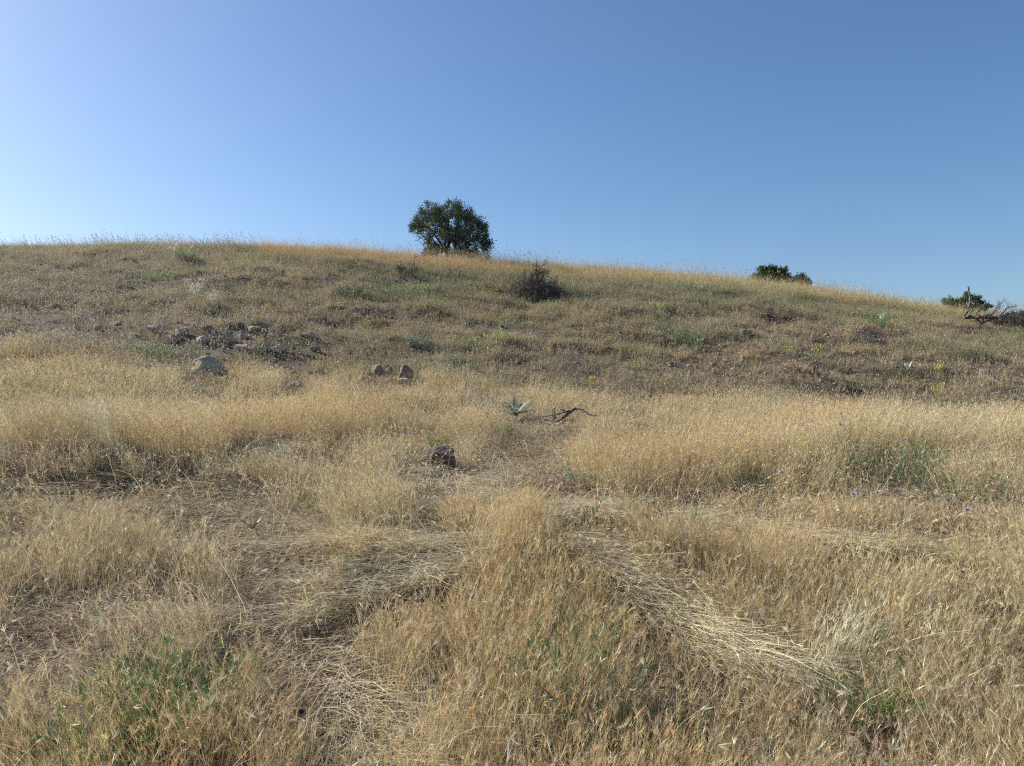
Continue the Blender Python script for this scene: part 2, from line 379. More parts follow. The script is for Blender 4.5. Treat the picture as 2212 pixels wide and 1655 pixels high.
# ------------------------------------------------------------------ ground sheet
def warp(n, near, far):
    s = np.linspace(-1, 1, n); return np.sign(s) * (near * np.abs(s) + (far - near) * np.abs(s) ** 7)
gx = warp(560, 24, 2500); s = np.linspace(0, 1, 620); gy = -6 + 46 * s ** 1.6
gy = np.concatenate([[-2500, -900, -300, -120, -60, -30, -15, -9], gy, 40 + np.array([1, 2, 4, 7, 11, 16, 24, 40, 70, 120, 250, 500, 1200, 2500])])
GX, GY = np.meshgrid(gx, gy)
gxx, gyy = GX.ravel(), GY.ravel(); gz = ground_h(gxx, gyy)
A = Acc(); nx, ny = len(gx), len(gy)
ii = (np.arange(ny - 1)[:, None] * nx + np.arange(nx - 1)[None]).ravel()
gX, gY = px(gxx, gyy, gz)
g = goldness(gX, gY, gxx, gyy) * (gyy > 0)
gc = np.ones((len(gz), 3)) * np.array([.86, .88, .75])
gc = gc * (1 - g[:, None]) + g[:, None] * np.array([.62, .54, .44])
rp = at(1200, 1042); red = np.exp(-(((gxx - rp[0]) / .3) ** 2 + ((gyy - rp[1]) / .3) ** 2))
gc = gc * (1 - red[:, None]) + red[:, None] * np.array([1.15, .82, .58])
rdg = sstep(23, 27, gyy) * (gyy < 400); gc = gc * (1 - rdg[:, None]) + rdg[:, None] * np.array([1.7, 1.45, 1.1])
A.add(np.stack([gxx, gyy, gz], 1), gc / 2.2, quads=np.stack([ii, ii + 1, ii + nx + 1, ii + nx], 1))
M_ground = ground_material()
for n_ in M_ground.node_tree.nodes:
    if n_.type == 'MAP_RANGE': n_.inputs["To Min"].default_value = 1.7; n_.inputs["To Max"].default_value = 3.6
tag(link("ground", A.mesh("ground", smooth=True), M_ground), kind="structure")

# ------------------------------------------------------------------ stems
def stems(acc, p, az, a0, a1, length, width, col, K=5, wob=.25, floor=.008, taper=.35, shade_tip=None):
    """bent ribbons from root points p; a0/a1 lean from vertical at root and tip; returns tip positions and directions"""
    n = len(p); sgs = length / (K - 1)
    P = np.zeros((n, K, 3)); P[:, 0] = p
    azk = az.copy(); d = None
    for k in range(1, K):
        s = (k - .5) / (K - 1)
        a = a0 + (a1 - a0) * s ** 1.3 + rng.normal(0, wob * .35, n)
        azk = azk + rng.normal(0, wob, n)
        d = np.stack([np.cos(azk) * np.sin(a), np.sin(azk) * np.sin(a), np.cos(a)], 1)
        P[:, k] = P[:, k - 1] + d * sgs[:, None]
        g_ = ground_h(P[:, k, 0], P[:, k, 1]) + floor
        P[:, k, 2] = np.maximum(P[:, k, 2], g_)
    d = P[:, -1] - P[:, -2]; d /= np.linalg.norm(d, axis=1)[:, None] + 1e-9
    sa = rng.uniform(0, np.pi, n); side = np.stack([np.cos(sa), np.sin(sa), rng.uniform(-.5, .5, n)], 1)
    # keep the ribbon's flat side across its own direction
    ax = P[:, -1] - P[:, 0]; ax /= np.linalg.norm(ax, axis=1)[:, None] + 1e-9
    side = side - (side * ax).sum(1)[:, None] * ax; side /= np.linalg.norm(side, axis=1)[:, None] + 1e-9
    t = np.linspace(0, 1, K); w = width[:, None] * (1 - (1 - taper) * t[None]) * .5
    V = np.stack([P - side[:, None] * w[..., None], P + side[:, None] * w[..., None]], 2)   # n,K,2,3
    C = np.broadcast_to(col[:, None, None, :], (n, K, 2, 3))
    base = np.arange(n)[:, None] * (2 * K) + np.arange(K - 1)[None] * 2
    q = np.stack([base, base + 1, base + 3, base + 2], -1)
    acc.add(V.reshape(-1, 3), C.reshape(-1, 3), quads=q.reshape(-1, 4))
    return P[:, -1], d, P

def slivers(acc, o, d, length, width, col):
    """one thin triangle each"""
    n = len(o); s = rng.normal(0, 1, (n, 3)); s -= (s * d).sum(1)[:, None] * d
    s /= np.linalg.norm(s, axis=1)[:, None] + 1e-9; s *= width[:, None] * .5
    V = np.stack([o - s, o + s, o + d * length[:, None]], 1)
    acc.add(V.reshape(-1, 3), np.repeat(col, 3, 0), tris=np.arange(n * 3).reshape(-1, 3))
def kites(acc, o, d, length, width, col):
    n = len(o); s = rng.normal(0, 1, (n, 3)); s -= (s * d).sum(1)[:, None] * d
    s /= np.linalg.norm(s, axis=1)[:, None] + 1e-9; s *= width[:, None] * .5
    m = o + d * (length * .4)[:, None]
    V = np.stack([o, m + s, o + d * length[:, None], m - s], 1)
    acc.add(V.reshape(-1, 3), np.repeat(col, 4, 0), quads=np.arange(n * 4).reshape(-1, 4))
def rdir(n, d=None, spread=1.0):
    r = rng.normal(0, 1, (n, 3)); r /= np.linalg.norm(r, axis=1)[:, None]
    if d is None: return r
    o = d + r * (spread[:, None] if np.ndim(spread) else spread); return o / (np.linalg.norm(o, axis=1)[:, None] + 1e-9)

def scatter(n, d0, d1, power=1.0, um=.80):
    """points over the wedge of hill in view, evenly by area when power = 1"""
    g = np.linspace(d0, d1, 400); hw = (um - .12) * g + 2.4          # margin either side for a sidestep
    w = g ** (power - 1) * hw / um; c = np.concatenate([[0], np.cumsum((w[1:] + w[:-1]) / 2)])
    n = int(n * c[-1] / ((g ** power)[1:].sum() / 2 + (g ** power)[:-1].sum() / 2))
    D = np.interp(rng.uniform(0, c[-1], n), c, g); hw = (um - .12) * D + 2.4
    return rng.uniform(-1, 1, n) * hw, D

def jitter_col(col, v=.16, h=.06):
    n = len(col); c = col * (1 + rng.normal(0, v, (n, 1))) * (1 + rng.normal(0, h, (n, 3))); return np.clip(c, .01, .95)

def grow(acc, n, d0, d1, wmul, head, power=1.0):
    x, y = scatter(n, d0, d1, power); n = len(x); z = ground_h(x, y); f = field(x, y, z)
    g = goldness(f['X'], f['Y'], x, y)
    keep = rng.uniform(0, 2.1, n) < f['dens'] * g
    keep &= ~((f['bare'] > .5) & (rng.uniform(0, 1, n) > .35))
    x, y, z = x[keep], y[keep], z[keep]
    f = {k: v[keep] for k, v in f.items()}; n = len(x)
    lod = np.clip(f['lodge'] + rng.normal(0, .09, n), 0, 1)
    isl = lod > .55
    az = np.where(isl | (f['follow'] > .4), f['leanaz'] + rng.normal(0, .22, n) + f['messy'] * rng.normal(0, .9, n), f['leanaz'] + rng.normal(0, 1.5, n))
    a0 = np.where(isl, .9 + .55 * lod, .03 + .25 * lod + np.abs(rng.normal(0, .08, n)))
    a1 = np.where(isl, 1.35 + .35 * lod + rng.normal(0, .15, n), .15 + 1.1 * lod + np.abs(rng.normal(0, .38, n)))
    ln = (.165 + .03 * sstep(4, 7, y) - .02 * sstep(9, 12, y)) * f['len'] * (1 - .45 * sstep(.50, .68, fbm(x * 1.3, y * 1.3, 57, 3)) * sstep(5, 8, y)) * rng.lognormal(0, .26, n)
    ln = np.where(isl, np.maximum(ln * 1.5, .24), ln)
    wd = wmul * .0019 * rng.uniform(.6, 1.5, n) * np.where(isl, 1.1, 1)
    col = jitter_col(f['col'], .16 if d0 < 4 else .10, .04)
    alt = rng.uniform(0, 1, n)
    col = np.where((alt < .08)[:, None], jitter_col(TONES['pale'][None] * np.ones((n, 1))), col)
    col = np.where((alt > .92)[:, None], jitter_col(TONES['brown'][None] * np.ones((n, 1))), col)
    col = np.where(((alt > .84) & (alt < .92))[:, None], jitter_col(TONES['grey'][None] * np.ones((n, 1))), col)
    gr = rng.uniform(0, 1, n) < f['green'] * .55 + .02
    col = np.where(gr[:, None], jitter_col((TONES['olive'] * .6 + TONES['green'] * .4)[None] * np.ones((n, 1)), .25), col)
    p = np.stack([x, y, z - .005 + f['pile'] * rng.uniform(0, 1, n) * np.minimum(1, lod * 1.3)], 1)
    tip, d, P = stems(acc, p, az, a0, a1, ln, wd, col, K=6, wob=np.where(isl, .26, .12))
    # leaf blades low on the stem
    lf = rng.uniform(0, 1, n) < .45
    if lf.any():
        q = P[lf, 1] * .5 + P[lf, 2] * .5; m = lf.sum()
        dd = rdir(m, d[lf] * .4 + np.array([0, 0, .2]), .9)
        slivers(acc, q, dd, rng.uniform(.04, .10, m), wd[lf] * 1.5, col[lf] * .9)
    # heads
    up = np.ones(n, bool) if head != 'none' else np.zeros(n, bool)
    up &= rng.uniform(0, 1, n) < np.where(isl, .35, .85)
    hc = np.clip(col[up] * rng.uniform(.95, 1.2, (up.sum(), 1)) + .03, 0, .92); t = tip[up]; dh = d[up]; m = len(t)
    if head == 'awn':
        dh = rdir(m, dh, .25); hl = rng.uniform(.025, .05, m) * 1.0
        kites(acc, t, dh, hl * 1.1, np.full(m, .0032) * rng.uniform(.7, 1.2, m), hc)
        for k in range(15):
            fr = rng.uniform(0, .9, m)
            slivers(acc, t + dh * (hl * fr)[:, None], rdir(m, dh, .42), rng.uniform(.02, .05, m), np.full(m, .0008) * wmul, hc)
    elif head == 'brome':
        dh = rdir(m, dh * .8 + np.array([0, 0, -.15]), .3)
        for k in range(5):
            fr = rng.uniform(-.03, .04, m)
            kites(acc, t + dh * fr[:, None], rdir(m, dh, .45), rng.uniform(.016, .032, m), wmul * rng.uniform(.0018, .0030, m), hc)
    return n

A = Acc()
n1 = grow(A, 62000, 1.7, 5.2, 1.0, 'awn') + grow(A, 36000, 1.7, 5.2, .9, 'brome')
n2 = grow(A, 190000, 5.0, 9.0, 1.2, 'brome')
n3 = grow(A, 290000, 8.8, 17.0, 1.7, 'brome', .6)
# longer bleached stalks, bent over, here and there
x, y = scatter(2600, 1.8, 10, .8); z = ground_h(x, y); n = len(x)
tip, d, P = stems(A, np.stack([x, y, z], 1), rng.uniform(0, 6.28, n), rng.uniform(.1, .6, n), rng.uniform(.7, 1.9, n), rng.uniform(.2, .42, n), rng.uniform(.0022, .0036, n), jitter_col(TONES['pale'][None] * np.ones((n, 1)), .1), K=7, wob=.10)
for k in range(6): kites(A, tip, rdir(n, d, .35), rng.uniform(.02, .05, n), rng.uniform(.002, .004, n), jitter_col(TONES['pale'][None] * np.ones((n, 1)), .1))
print("stems", n1, n2, n3)
tag(link("dry_grass", A.mesh("dry_grass"), M_grass), "tall golden dry grass, standing and fallen, filling the lower slope", "grass", kind="stuff")

# thatch lying on the soil
A = Acc()
x, y = scatter(240000, 1.7, 14, .75); z = ground_h(x, y); X, Y = px(x, y, z); k = rng.uniform(0, 1, len(x)) < goldness(X, Y, x, y) * np.clip(.25 + 1.3 * fbm(x * 2.5, y * 2.5, 33, 3) - .1, .15, 1) * (1 - .65 * np.exp(-((X - 1150) / 190) ** 2 - ((Y - 1050) / 65) ** 2))
x, y, z = x[k], y[k], z[k]; n = len(x)
mixc = rng.uniform(0, 1, (n, 1)); col = jitter_col(TONES['grey'] * (1 - mixc) + TONES['tan'] * mixc, .25)
stems(A, np.stack([x, y, z + .004 + rng.uniform(0, .02, n)], 1), rng.uniform(0, 2 * np.pi, n), np.full(n, 1.35), np.full(n, 1.6), rng.uniform(.03, .16, n), rng.uniform(.001, .0028, n) * (1 + y * .06), col, K=3, wob=.25, floor=.004)
x, y = scatter(60000, 1.7, 11, .7); n = len(x); c_ = jitter_col(np.array([[.62, .52, .38]]) * rng.uniform(.5, 1.2, (n, 1)), .2)
kites(A, np.stack([x, y, ground_h(x, y) + .012], 1), rdir(n, np.array([[0, 0, .1]]), .8), rng.uniform(.008, .03, n), rng.uniform(.004, .012, n), c_)
tag(link("fallen_straw", A.mesh("fallen_straw"), M_grass), "short broken straw littering the soil between the grass stems", "straw", kind="stuff")

# ------------------------------------------------------------------ scrub on the upper slope
def scrub():
    A = Acc()
    # clumps, each a handful of blades
    nc = 170000
    x, y = scatter(nc, 10.5, 34, .9, .82); nc = len(x); z = ground_h(x, y); X, Y = px(x, y, z)
    g = goldness(X, Y, x, y)
    bare = sstep(.56, .66, fbm(x * .55 + 2, y * .9, 101, 4)) * (1 - sstep(22.5, 25, y))
    low = sstep(-20, 60, np.interp(X, GOLD_TOP[:, 0], GOLD_TOP[:, 1]) - Y) * (1 - sstep(80, 190, np.interp(X, GOLD_TOP[:, 0], GOLD_TOP[:, 1]) - Y))
    bare = np.maximum(bare, low * sstep(.40, .52, fbm(x * .7, y * 1.4, 103, 3)) * .9)
    gap = np.interp(X, GOLD_TOP[:, 0], GOLD_TOP[:, 1]) - Y
    band = sstep(5, 25, gap) * (1 - sstep(75, 120, gap)) * sstep(950, 1150, X) * sstep(.32, .50, fbm(x * .9, y * 1.6, 107, 3))
    bare = np.maximum(bare, band)
    for bX, bY, brx, bry in ((480,740,170,34),(120,690,150,26),(90,610,80,14),(330,625,110,12),(1250,780,110,16),(1600,745,120,16),(1840,850,90,22),(2100,805,120,16),(700,610,60,9),(1450,790,160,18)):
        bare = np.maximum(bare, (.95 if bX != 480 else .55) * (1 - sstep(.4, 1.25, np.hypot((X - bX) / brx, (Y - bY) / bry) + .9 * (fbm(x * 1.6, y * 2.2, 109, 3) - .5))))
    dens = (1 - .88 * bare) * (1 - g) * np.clip(.7 + 1.6 * (fbm(x * 2.2, y * 2.2, 105, 2) - .45), .12, 1)
    k = rng.uniform(0, 1, nc) < dens
    x, y, z, X, Y = x[k], y[k], z[k], X[k], Y[k]; n = len(x)
    ridge = sstep(24.3, 26.5, y + 2.0 * (fbm(x * .4, y * .4, 111, 2) - .5)) * (X > 560) + sstep(26.5, 28, y) * (X <= 560) * .4
    gnm = fbm(x * .38, y * .6, 121, 3); gnf = rng.uniform(0, 1, n)
    right = sstep(1000, 1600, X); left = 1 - sstep(300, 700, X)
    gb = np.exp(-((Y - (625 + (X - 1100) * .03)) / 32) ** 2) * sstep(560, 1100, X)
    green = np.clip((gnm - .46) * 5, 0, 1) * .45 + .45 * gb + .06
    c_tan = np.array([.53, .43, .26]); c_grn = np.array([.27, .275, .155]); c_yg = np.array([.40, .41, .20]); c_grey = np.array([.42, .385, .28])
    col = np.where((gnf < green)[:, None], c_grn, c_tan)
    u = rng.uniform(0, 1, n); col = np.where((u < .22 + .25 * left)[:, None], c_grey, col)
    yg = sstep(.60, .68, fbm(x * .8, y * 1.0, 131, 3)); col = np.where((rng.uniform(0, 1, n) < yg * .5)[:, None], c_yg, col)
    col = np.where((rng.uniform(0, 1, n) < ridge)[:, None], np.array([.58, .435, .24]) * (1 - sstep(1000, 1500, X)[:, None]) + np.array([.56, .47, .26]) * sstep(1000, 1500, X)[:, None], col)
    col = np.where((u > .93)[:, None], TONES['brown'], col)
    size = rng.lognormal(0, .35, n) * (.10 + .05 * (gnf < green) + .11 * ridge)
    B = 8
    for b in range(B):
        rr = size * rng.uniform(0, .8, n); aa = rng.uniform(0, 2 * np.pi, n)
        bx = x + rr * np.cos(aa); by = y + rr * np.sin(aa)
        p = np.stack([bx, by, ground_h(bx, by) - .01], 1)
        cc = jitter_col(col, .25, .05)
        tip, d, P = stems(A, p, aa + rng.normal(0, .6, n), np.full(n, .15), rng.uniform(.3, 1.4, n), size * rng.uniform(.6, 1.5, n), rng.uniform(.0025, .006, n), cc, K=3, wob=.3)
        hd = rng.uniform(0, 1, n) < .75; m = hd.sum()
        kites(A, tip[hd], rdir(m, d[hd], .7), rng.uniform(.02, .045, m), rng.uniform(.007, .014, m), np.clip(cc[hd] * 1.12, 0, .9))
        lf = rng.uniform(0, 1, n) < .75; m = lf.sum()
        kites(A, P[lf, 1], rdir(m, d[lf], 1.1), rng.uniform(.02, .05, m), rng.uniform(.006, .014, m), cc[lf])
    return A
A = scrub()
# pale dry seed heads dotted over the left of the slope
x, y = scatter(26000, 12, 30, .9, .8); z = ground_h(x, y); X, Y = px(x, y, z)
k = rng.uniform(0, 1, len(x)) < (1 - goldness(X, Y, x, y)) * (.10 + .8 * (1 - sstep(200, 1000, X)))
x, y, z = x[k], y[k], z[k]; n = len(x); col = jitter_col(np.array([[.66, .62, .54]]) * np.ones((n, 1)), .12)
tip, d, P = stems(A, np.stack([x, y, z], 1), rng.uniform(0, 6.28, n), np.full(n, .05), rng.uniform(.1, .5, n), rng.uniform(.12, .24, n), np.full(n, .003), col * .8, K=3, wob=.15)
for b in range(4): kites(A, tip, rdir(n), rng.uniform(.012, .026, n), rng.uniform(.010, .018, n), col)
tag(link("low_scrub", A.mesh("low_scrub"), M_grass), "low brownish and grey-green scrub growing over the stony upper slope", "scrub", kind="stuff")

# tall thin grass against the sky along the ridge
A = Acc()
nc = 9000
X = rng.uniform(-500, 2700, nc); D = rng.uniform(25.5, 30.5, nc); x = (X - CX) / F * D; y = D; z = ground_h(x, y)
cl = fbm(x * 1.4, y * .5, 141, 3); kk = rng.uniform(0, 1, nc) < np.clip((cl - .50) * 6, .05, 1); x, y, z, X = x[kk], y[kk], z[kk], X[kk]; n = len(x)
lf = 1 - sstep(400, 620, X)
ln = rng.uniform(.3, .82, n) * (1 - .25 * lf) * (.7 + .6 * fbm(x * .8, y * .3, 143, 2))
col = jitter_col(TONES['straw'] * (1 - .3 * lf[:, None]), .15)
az = rng.normal(math.pi * .97, .5, n) * 1.0
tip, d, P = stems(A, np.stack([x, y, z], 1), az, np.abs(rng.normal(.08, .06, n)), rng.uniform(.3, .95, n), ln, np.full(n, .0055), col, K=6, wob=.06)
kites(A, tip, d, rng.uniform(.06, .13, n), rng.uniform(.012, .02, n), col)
m = lf > .5
for b in range(5):
    kites(A, P[m, 3 + b % 3], rdir(m.sum(), d[m], .9), rng.uniform(.03, .06, m.sum()), rng.uniform(.008, .016, m.sum()), col[m])
tag(link("ridge_grass", A.mesh("ridge_grass"), M_grass), "thin tall grass stalks nodding against the sky along the ridge", "grass", kind="stuff")

# ------------------------------------------------------------------ woody things
def tube(acc, pts, r0, r1, col=(.3, .3, .3), k=6):
    pts = np.asarray(pts, float); n = len(pts); rad = np.linspace(r0, r1, n)
    tg = np.gradient(pts, axis=0); tg /= np.linalg.norm(tg, axis=1)[:, None] + 1e-9
    ref = np.array([.31, .17, .93]); u = np.cross(tg, ref); u /= np.linalg.norm(u, axis=1)[:, None] + 1e-9; v = np.cross(tg, u)
    th = np.arange(k) * 2 * np.pi / k
    V = pts[:, None] + rad[:, None, None] * (np.cos(th)[None, :, None] * u[:, None] + np.sin(th)[None, :, None] * v[:, None])
    a = np.arange(n - 1)[:, None] * k + np.arange(k)[None]; b = np.arange(n - 1)[:, None] * k + (np.arange(k)[None] + 1) % k
    q = np.stack([a, b, b + k, a + k], -1).reshape(-1, 4)
    V = np.concatenate([V.reshape(-1, 3), pts[-1:]]); tri = [((n - 1) * k + i, (n - 1) * k + (i + 1) % k, n * k) for i in range(k)]
    acc.add(V, col, quads=q, tris=tri)
def wander(p, q, n=7, amp=.12, sag=0):
    p = np.asarray(p, float); q = np.asarray(q, float); L_ = np.linalg.norm(q - p); t = np.linspace(0, 1, n)[:, None]
    pts = p + (q - p) * t; off = np.cumsum(rng.normal(0, amp * L_ / n, (n, 3)), 0); off -= off[0] + (off[-1] - off[0]) * t
    pts = pts + off; pts[:, 2] += sag * np.sin(np.pi * t[:, 0]) * L_
    return pts
def leaves(acc, centre, rad, n, size, col, shell=.35, vcol=.25):
    r = rdir(n) * (rng.uniform(shell, 1, n) ** .6)[:, None]; p = centre + r * np.asarray(rad)
    c = jitter_col(np.asarray(col)[None] * np.ones((n, 1)), vcol, .08)
    kites(acc, p, rdir(n, r, 1.2), size * rng.uniform(.7, 1.3, n), size * rng.uniform(.4, .75, n), c)

def scr(X, Y, d):     # a point at distance d on the line of sight
    return np.array([(X - CX) / F * d, d, (CY - Y) / F * d])

def make_oak():
    D = 30.6; b1 = on(966, D); b2 = on(981, D + .15); base = b1.copy()
    s = D / F
    Lf = Acc(); T = Acc()
    # crown outline from the photograph as (X, Y) lobes, filled in depth
    lobes = [(893,497,9),(905,480,17),(918,500,20),(925,470,18),(938,455,18),(930,525,17),(955,452,18),(968,440,14),(985,447,16),(1002,448,15),
             (945,480,24),(970,475,26),(995,478,26),(1015,470,18),(1018,452,11),(1025,490,20),(1032,515,18),(1040,500,14),(1045,525,13),(1050,540,10),(940,505,24),(962,510,24),
             (990,510,26),(1012,515,20),(1030,538,13),(935,540,13),(950,545,10),(1000,540,14),(925,548,9),(978,495,22),(1046,488,9),(960,538,11),(985,533,12),(1012,532,12),(973,520,14),(1034,478,13),(1042,492,13),(1050,512,13),(1053,530,12),(900,485,13),(950,462,16),(1010,462,15),(980,436,10),(935,452,12),(960,490,22),(1000,495,22),(920,553,9),(1052,550,9),(1030,552,9),(940,553,9),(975,549,8),(992,550,8),(1010,552,9),(912,455,9),(900,470,8),(1022,545,9)]
    lobes = [(X, Y + max(0, (505 - Y)) * .14, r * .88) for X, Y, r in lobes]
    tips = []
    for (X, Y, r) in lobes:
        for k in range(4 if r > 12 else 3):
            depth = rng.uniform(-1, 1) * (1.35 if r > 12 else .7) * (1 if k else .3)
            c = scr(X + rng.normal(0, r * .22), Y + rng.normal(0, r * .2), D); c[1] += depth; tips.append((c, r * s))
    fork = [b1 + np.array([.0, 0, .45]), b2 + np.array([.02, .05, .55])]
    tube(T, wander(b1 - [0, 0, .15], fork[0], 6, .06), .115, .085, k=9)
    tube(T, wander(b2 - [0, 0, .15], fork[1], 6, .06), .075, .055, k=8)
    for X, tx, ty in ((950, 930, 535), (994, 1035, 535), (958, 940, 520), (990, 1020, 520)):
        bb = on(X, D + rng.uniform(-.2, .3)); bb[0] = base[0] + (bb[0] - base[0]) * .35
        tube(T, wander(bb - [0, 0, .05], scr(tx, ty, D), 8, .1), .035, .012)
    limbs = []
    for (X, Y) in ((925,495),(945,465),(968,462),(990,465),(1012,480),(1028,510),(975,500),(940,525),(1010,530)):
        f_ = fork[0] if X < 980 else fork[1]
        e = scr(X, Y, D) + np.array([0, rng.uniform(-.7, .7), 0]); pts = wander(f_, e, 9, .16, .05); tube(T, pts, .05, .02, k=7); limbs.append(pts)
    allp = np.concatenate([l[3:] for l in limbs])
    for c, r in tips:
        j = np.argmin(np.linalg.norm(allp - c, axis=1) + rng.uniform(0, .2, len(allp)))
        tube(T, wander(allp[j], c, 6, .16, .06), .014, .004, k=5)
        for q in range(7):
            e = c + rdir(1)[0] * r * np.array([1.15, 1.0, 1.1]) * rng.uniform(.5, 1.15)
            tw = wander(c, e, 4, .12); tube(T, tw, .005, .002, k=3)
            nl = int(8 + 62 * r)
            t_ = rng.uniform(.25, 1.05, nl)[:, None]; pos = tw[0] * (1 - t_) + tw[-1] * t_ + rng.normal(0, .055, (nl, 3))
            cc = jitter_col(np.array([[.10, .135, .07]]) * rng.uniform(.8, 1.25) * np.ones((nl, 1)), .25, .08)
            kites(Lf, pos, rdir(nl, np.array([[0, 0, .25]]) + (e - c)[None] * 1.2, 1.0), rng.uniform(.045, .085, nl), rng.uniform(.022, .045, nl), cc)
    root = empty("oak_tree", base)
    tag(root, "dark green oak with a wide round crown on the ridge, tallest against the sky", "tree")
    link("trunk", T.mesh("oak_trunk", True, base), M_bark, root)
    link("crown", Lf.mesh("oak_crown", False, base), M_oakleaf, root)
make_oak()

def make_bush(name, label, cat, base, lobes, D, nl, col, lsize=.05, group=None, stem=True):
    Lf = Acc(); T = Acc(); s = D / F
    for (X, Y, r) in lobes:
        for k in range(3):
            c = scr(X + rng.normal(0, r * .15), Y + rng.normal(0, r * .15), D); c[1] += rng.uniform(-1, 1) * r * s * 1.2
            R = r * s
            tube(T, wander(base - np.array([0, 0, .03]), c, 6, .15), .022, .006, k=5)
            for q in range(8):
                e = c + rdir(1)[0] * R * rng.uniform(.55, 1.05)
                tube(T, wander(c, e, 3, .1), .005, .002, k=3)
                m = int(nl * (R / .25)); pos = c + (e - c) * rng.uniform(.3, 1.08, m)[:, None] + rng.normal(0, R * .16, (m, 3))
                cc = jitter_col(np.asarray(col)[None] * rng.uniform(.75, 1.3) * np.ones((m, 1)), .22, .07)
                kites(Lf, pos, rdir(m, np.array([[0, 0, .5]]) + (e - c)[None], .9), lsize * rng.uniform(.7, 1.3, m), lsize * rng.uniform(.4, .7, m), cc)
    root = empty(name, base); tag(root, label, cat, group)
    link("stem", T.mesh(name + "_stem", True, base), M_bark, root); link("foliage", Lf.mesh(name + "_foliage", False, base), M_oakleaf, root)
    return root
D = 31.5
make_bush("shrub", "dense rounded dark green shrub on the ridge, the widest of the two side by side", "shrub", on(1665, D),
          [(1664,582,11),(1648,585,11),(1684,586,11),(1632,600,12),(1645,590,15),(1660,586,14),(1655,604,15),(1675,590,15),(1690,592,14),(1700,602,13),(1675,606,15),(1640,610,11),(1695,613,11)], D, 46, (.065, .11, .04), .06)
make_bush("shrub", "small loose dark green shrub just right of the dense rounded shrub", "shrub", on(1728, D - .2),
          [(1714,607,8),(1718,604,8),(1724,601,9),(1732,597,8),(1742,606,8),(1730,610,9),(1748,611,6)], D - .2, 34, (.06, .10, .04), .05)
make_bush("shrub", "tiny dark shrub peeping over the ridge between the oak and the dense rounded shrub", "shrub", on(1283, 33),
          [(1275,581,5),(1284,579,6),(1294,582,5),(1284,586,6)], 33, 20, (.06, .09, .04), .05)
make_bush("shrub", "green spreading shrub behind the bare upright dead stem at the right of the ridge", "shrub", on(2085, 27.5),
          [(2045,653,10),(2058,648,9),(2072,651,9),(2080,655,10),(2110,660,10),(2050,660,9),(2125,668,8),(2085,645,10),(2092,636,8),(2100,645,11),(2112,648,10),(2120,656,10),(2132,661,7),(2140,663,5),(2065,662,10),(2090,662,11)], 27.5, 26, (.085, .13, .05), .05)
make_bush("shrub", "grey-green leafy shrub at the right edge beside the fallen dead branches", "shrub", on(2215, 23.5),
          [(2170,690,9),(2185,685,12),(2203,690,14),(2215,680,12),(2228,695,14),(2200,705,10),(2240,690,14),(2155,698,8),(2180,708,9),(2215,712,12),(2140,688,6)], 23.5, 60, (.12, .15, .075), .045)
make_bush("shrub", "small blue-green shrub at the left of the bare twigs below the oak", "shrub", at(868, 592),
          [(862,580,8),(872,584,9),(880,588,7),(858,590,6)], at(868, 592)[1], 22, (.13, .17, .11), .04)

# pale feathery bush at the oak's foot
def feathery(name, label, cat, base, h, w, n, col, wd=.006):
    A = Acc(); p = np.repeat(base[None], n, 0) + rng.normal(0, .05, (n, 3)) * [w / .5, 1, 0]
    az = rng.uniform(0, 6.28, n); cc = jitter_col(np.asarray(col)[None] * np.ones((n, 1)), .12)
    tip, d, P = stems(A, p, az, rng.uniform(.02, .3, n), rng.uniform(.1, 1.0, n), h * rng.uniform(.5, 1.1, n), np.full(n, .004), cc * .8, K=6, wob=.1)
    for k in range(14):
        q = P[:, 2 + k % 4] * .5 + P[:, min(3 + k % 4, 5)] * .5
        kites(A, q + rng.normal(0, .03, (n, 3)), rdir(n, d, .9), rng.uniform(.02, .06, n), np.full(n, wd * 2), cc)
    o = link(name, A.mesh(name, False, base), M_grass); o.location = base; return tag(o, label, cat)
feathery("pale_plant", "pale feathery whitish plant at the right foot of the oak", "plant", on(1038, 29.6), .62, .5, 90, (.75, .72, .58), .008)

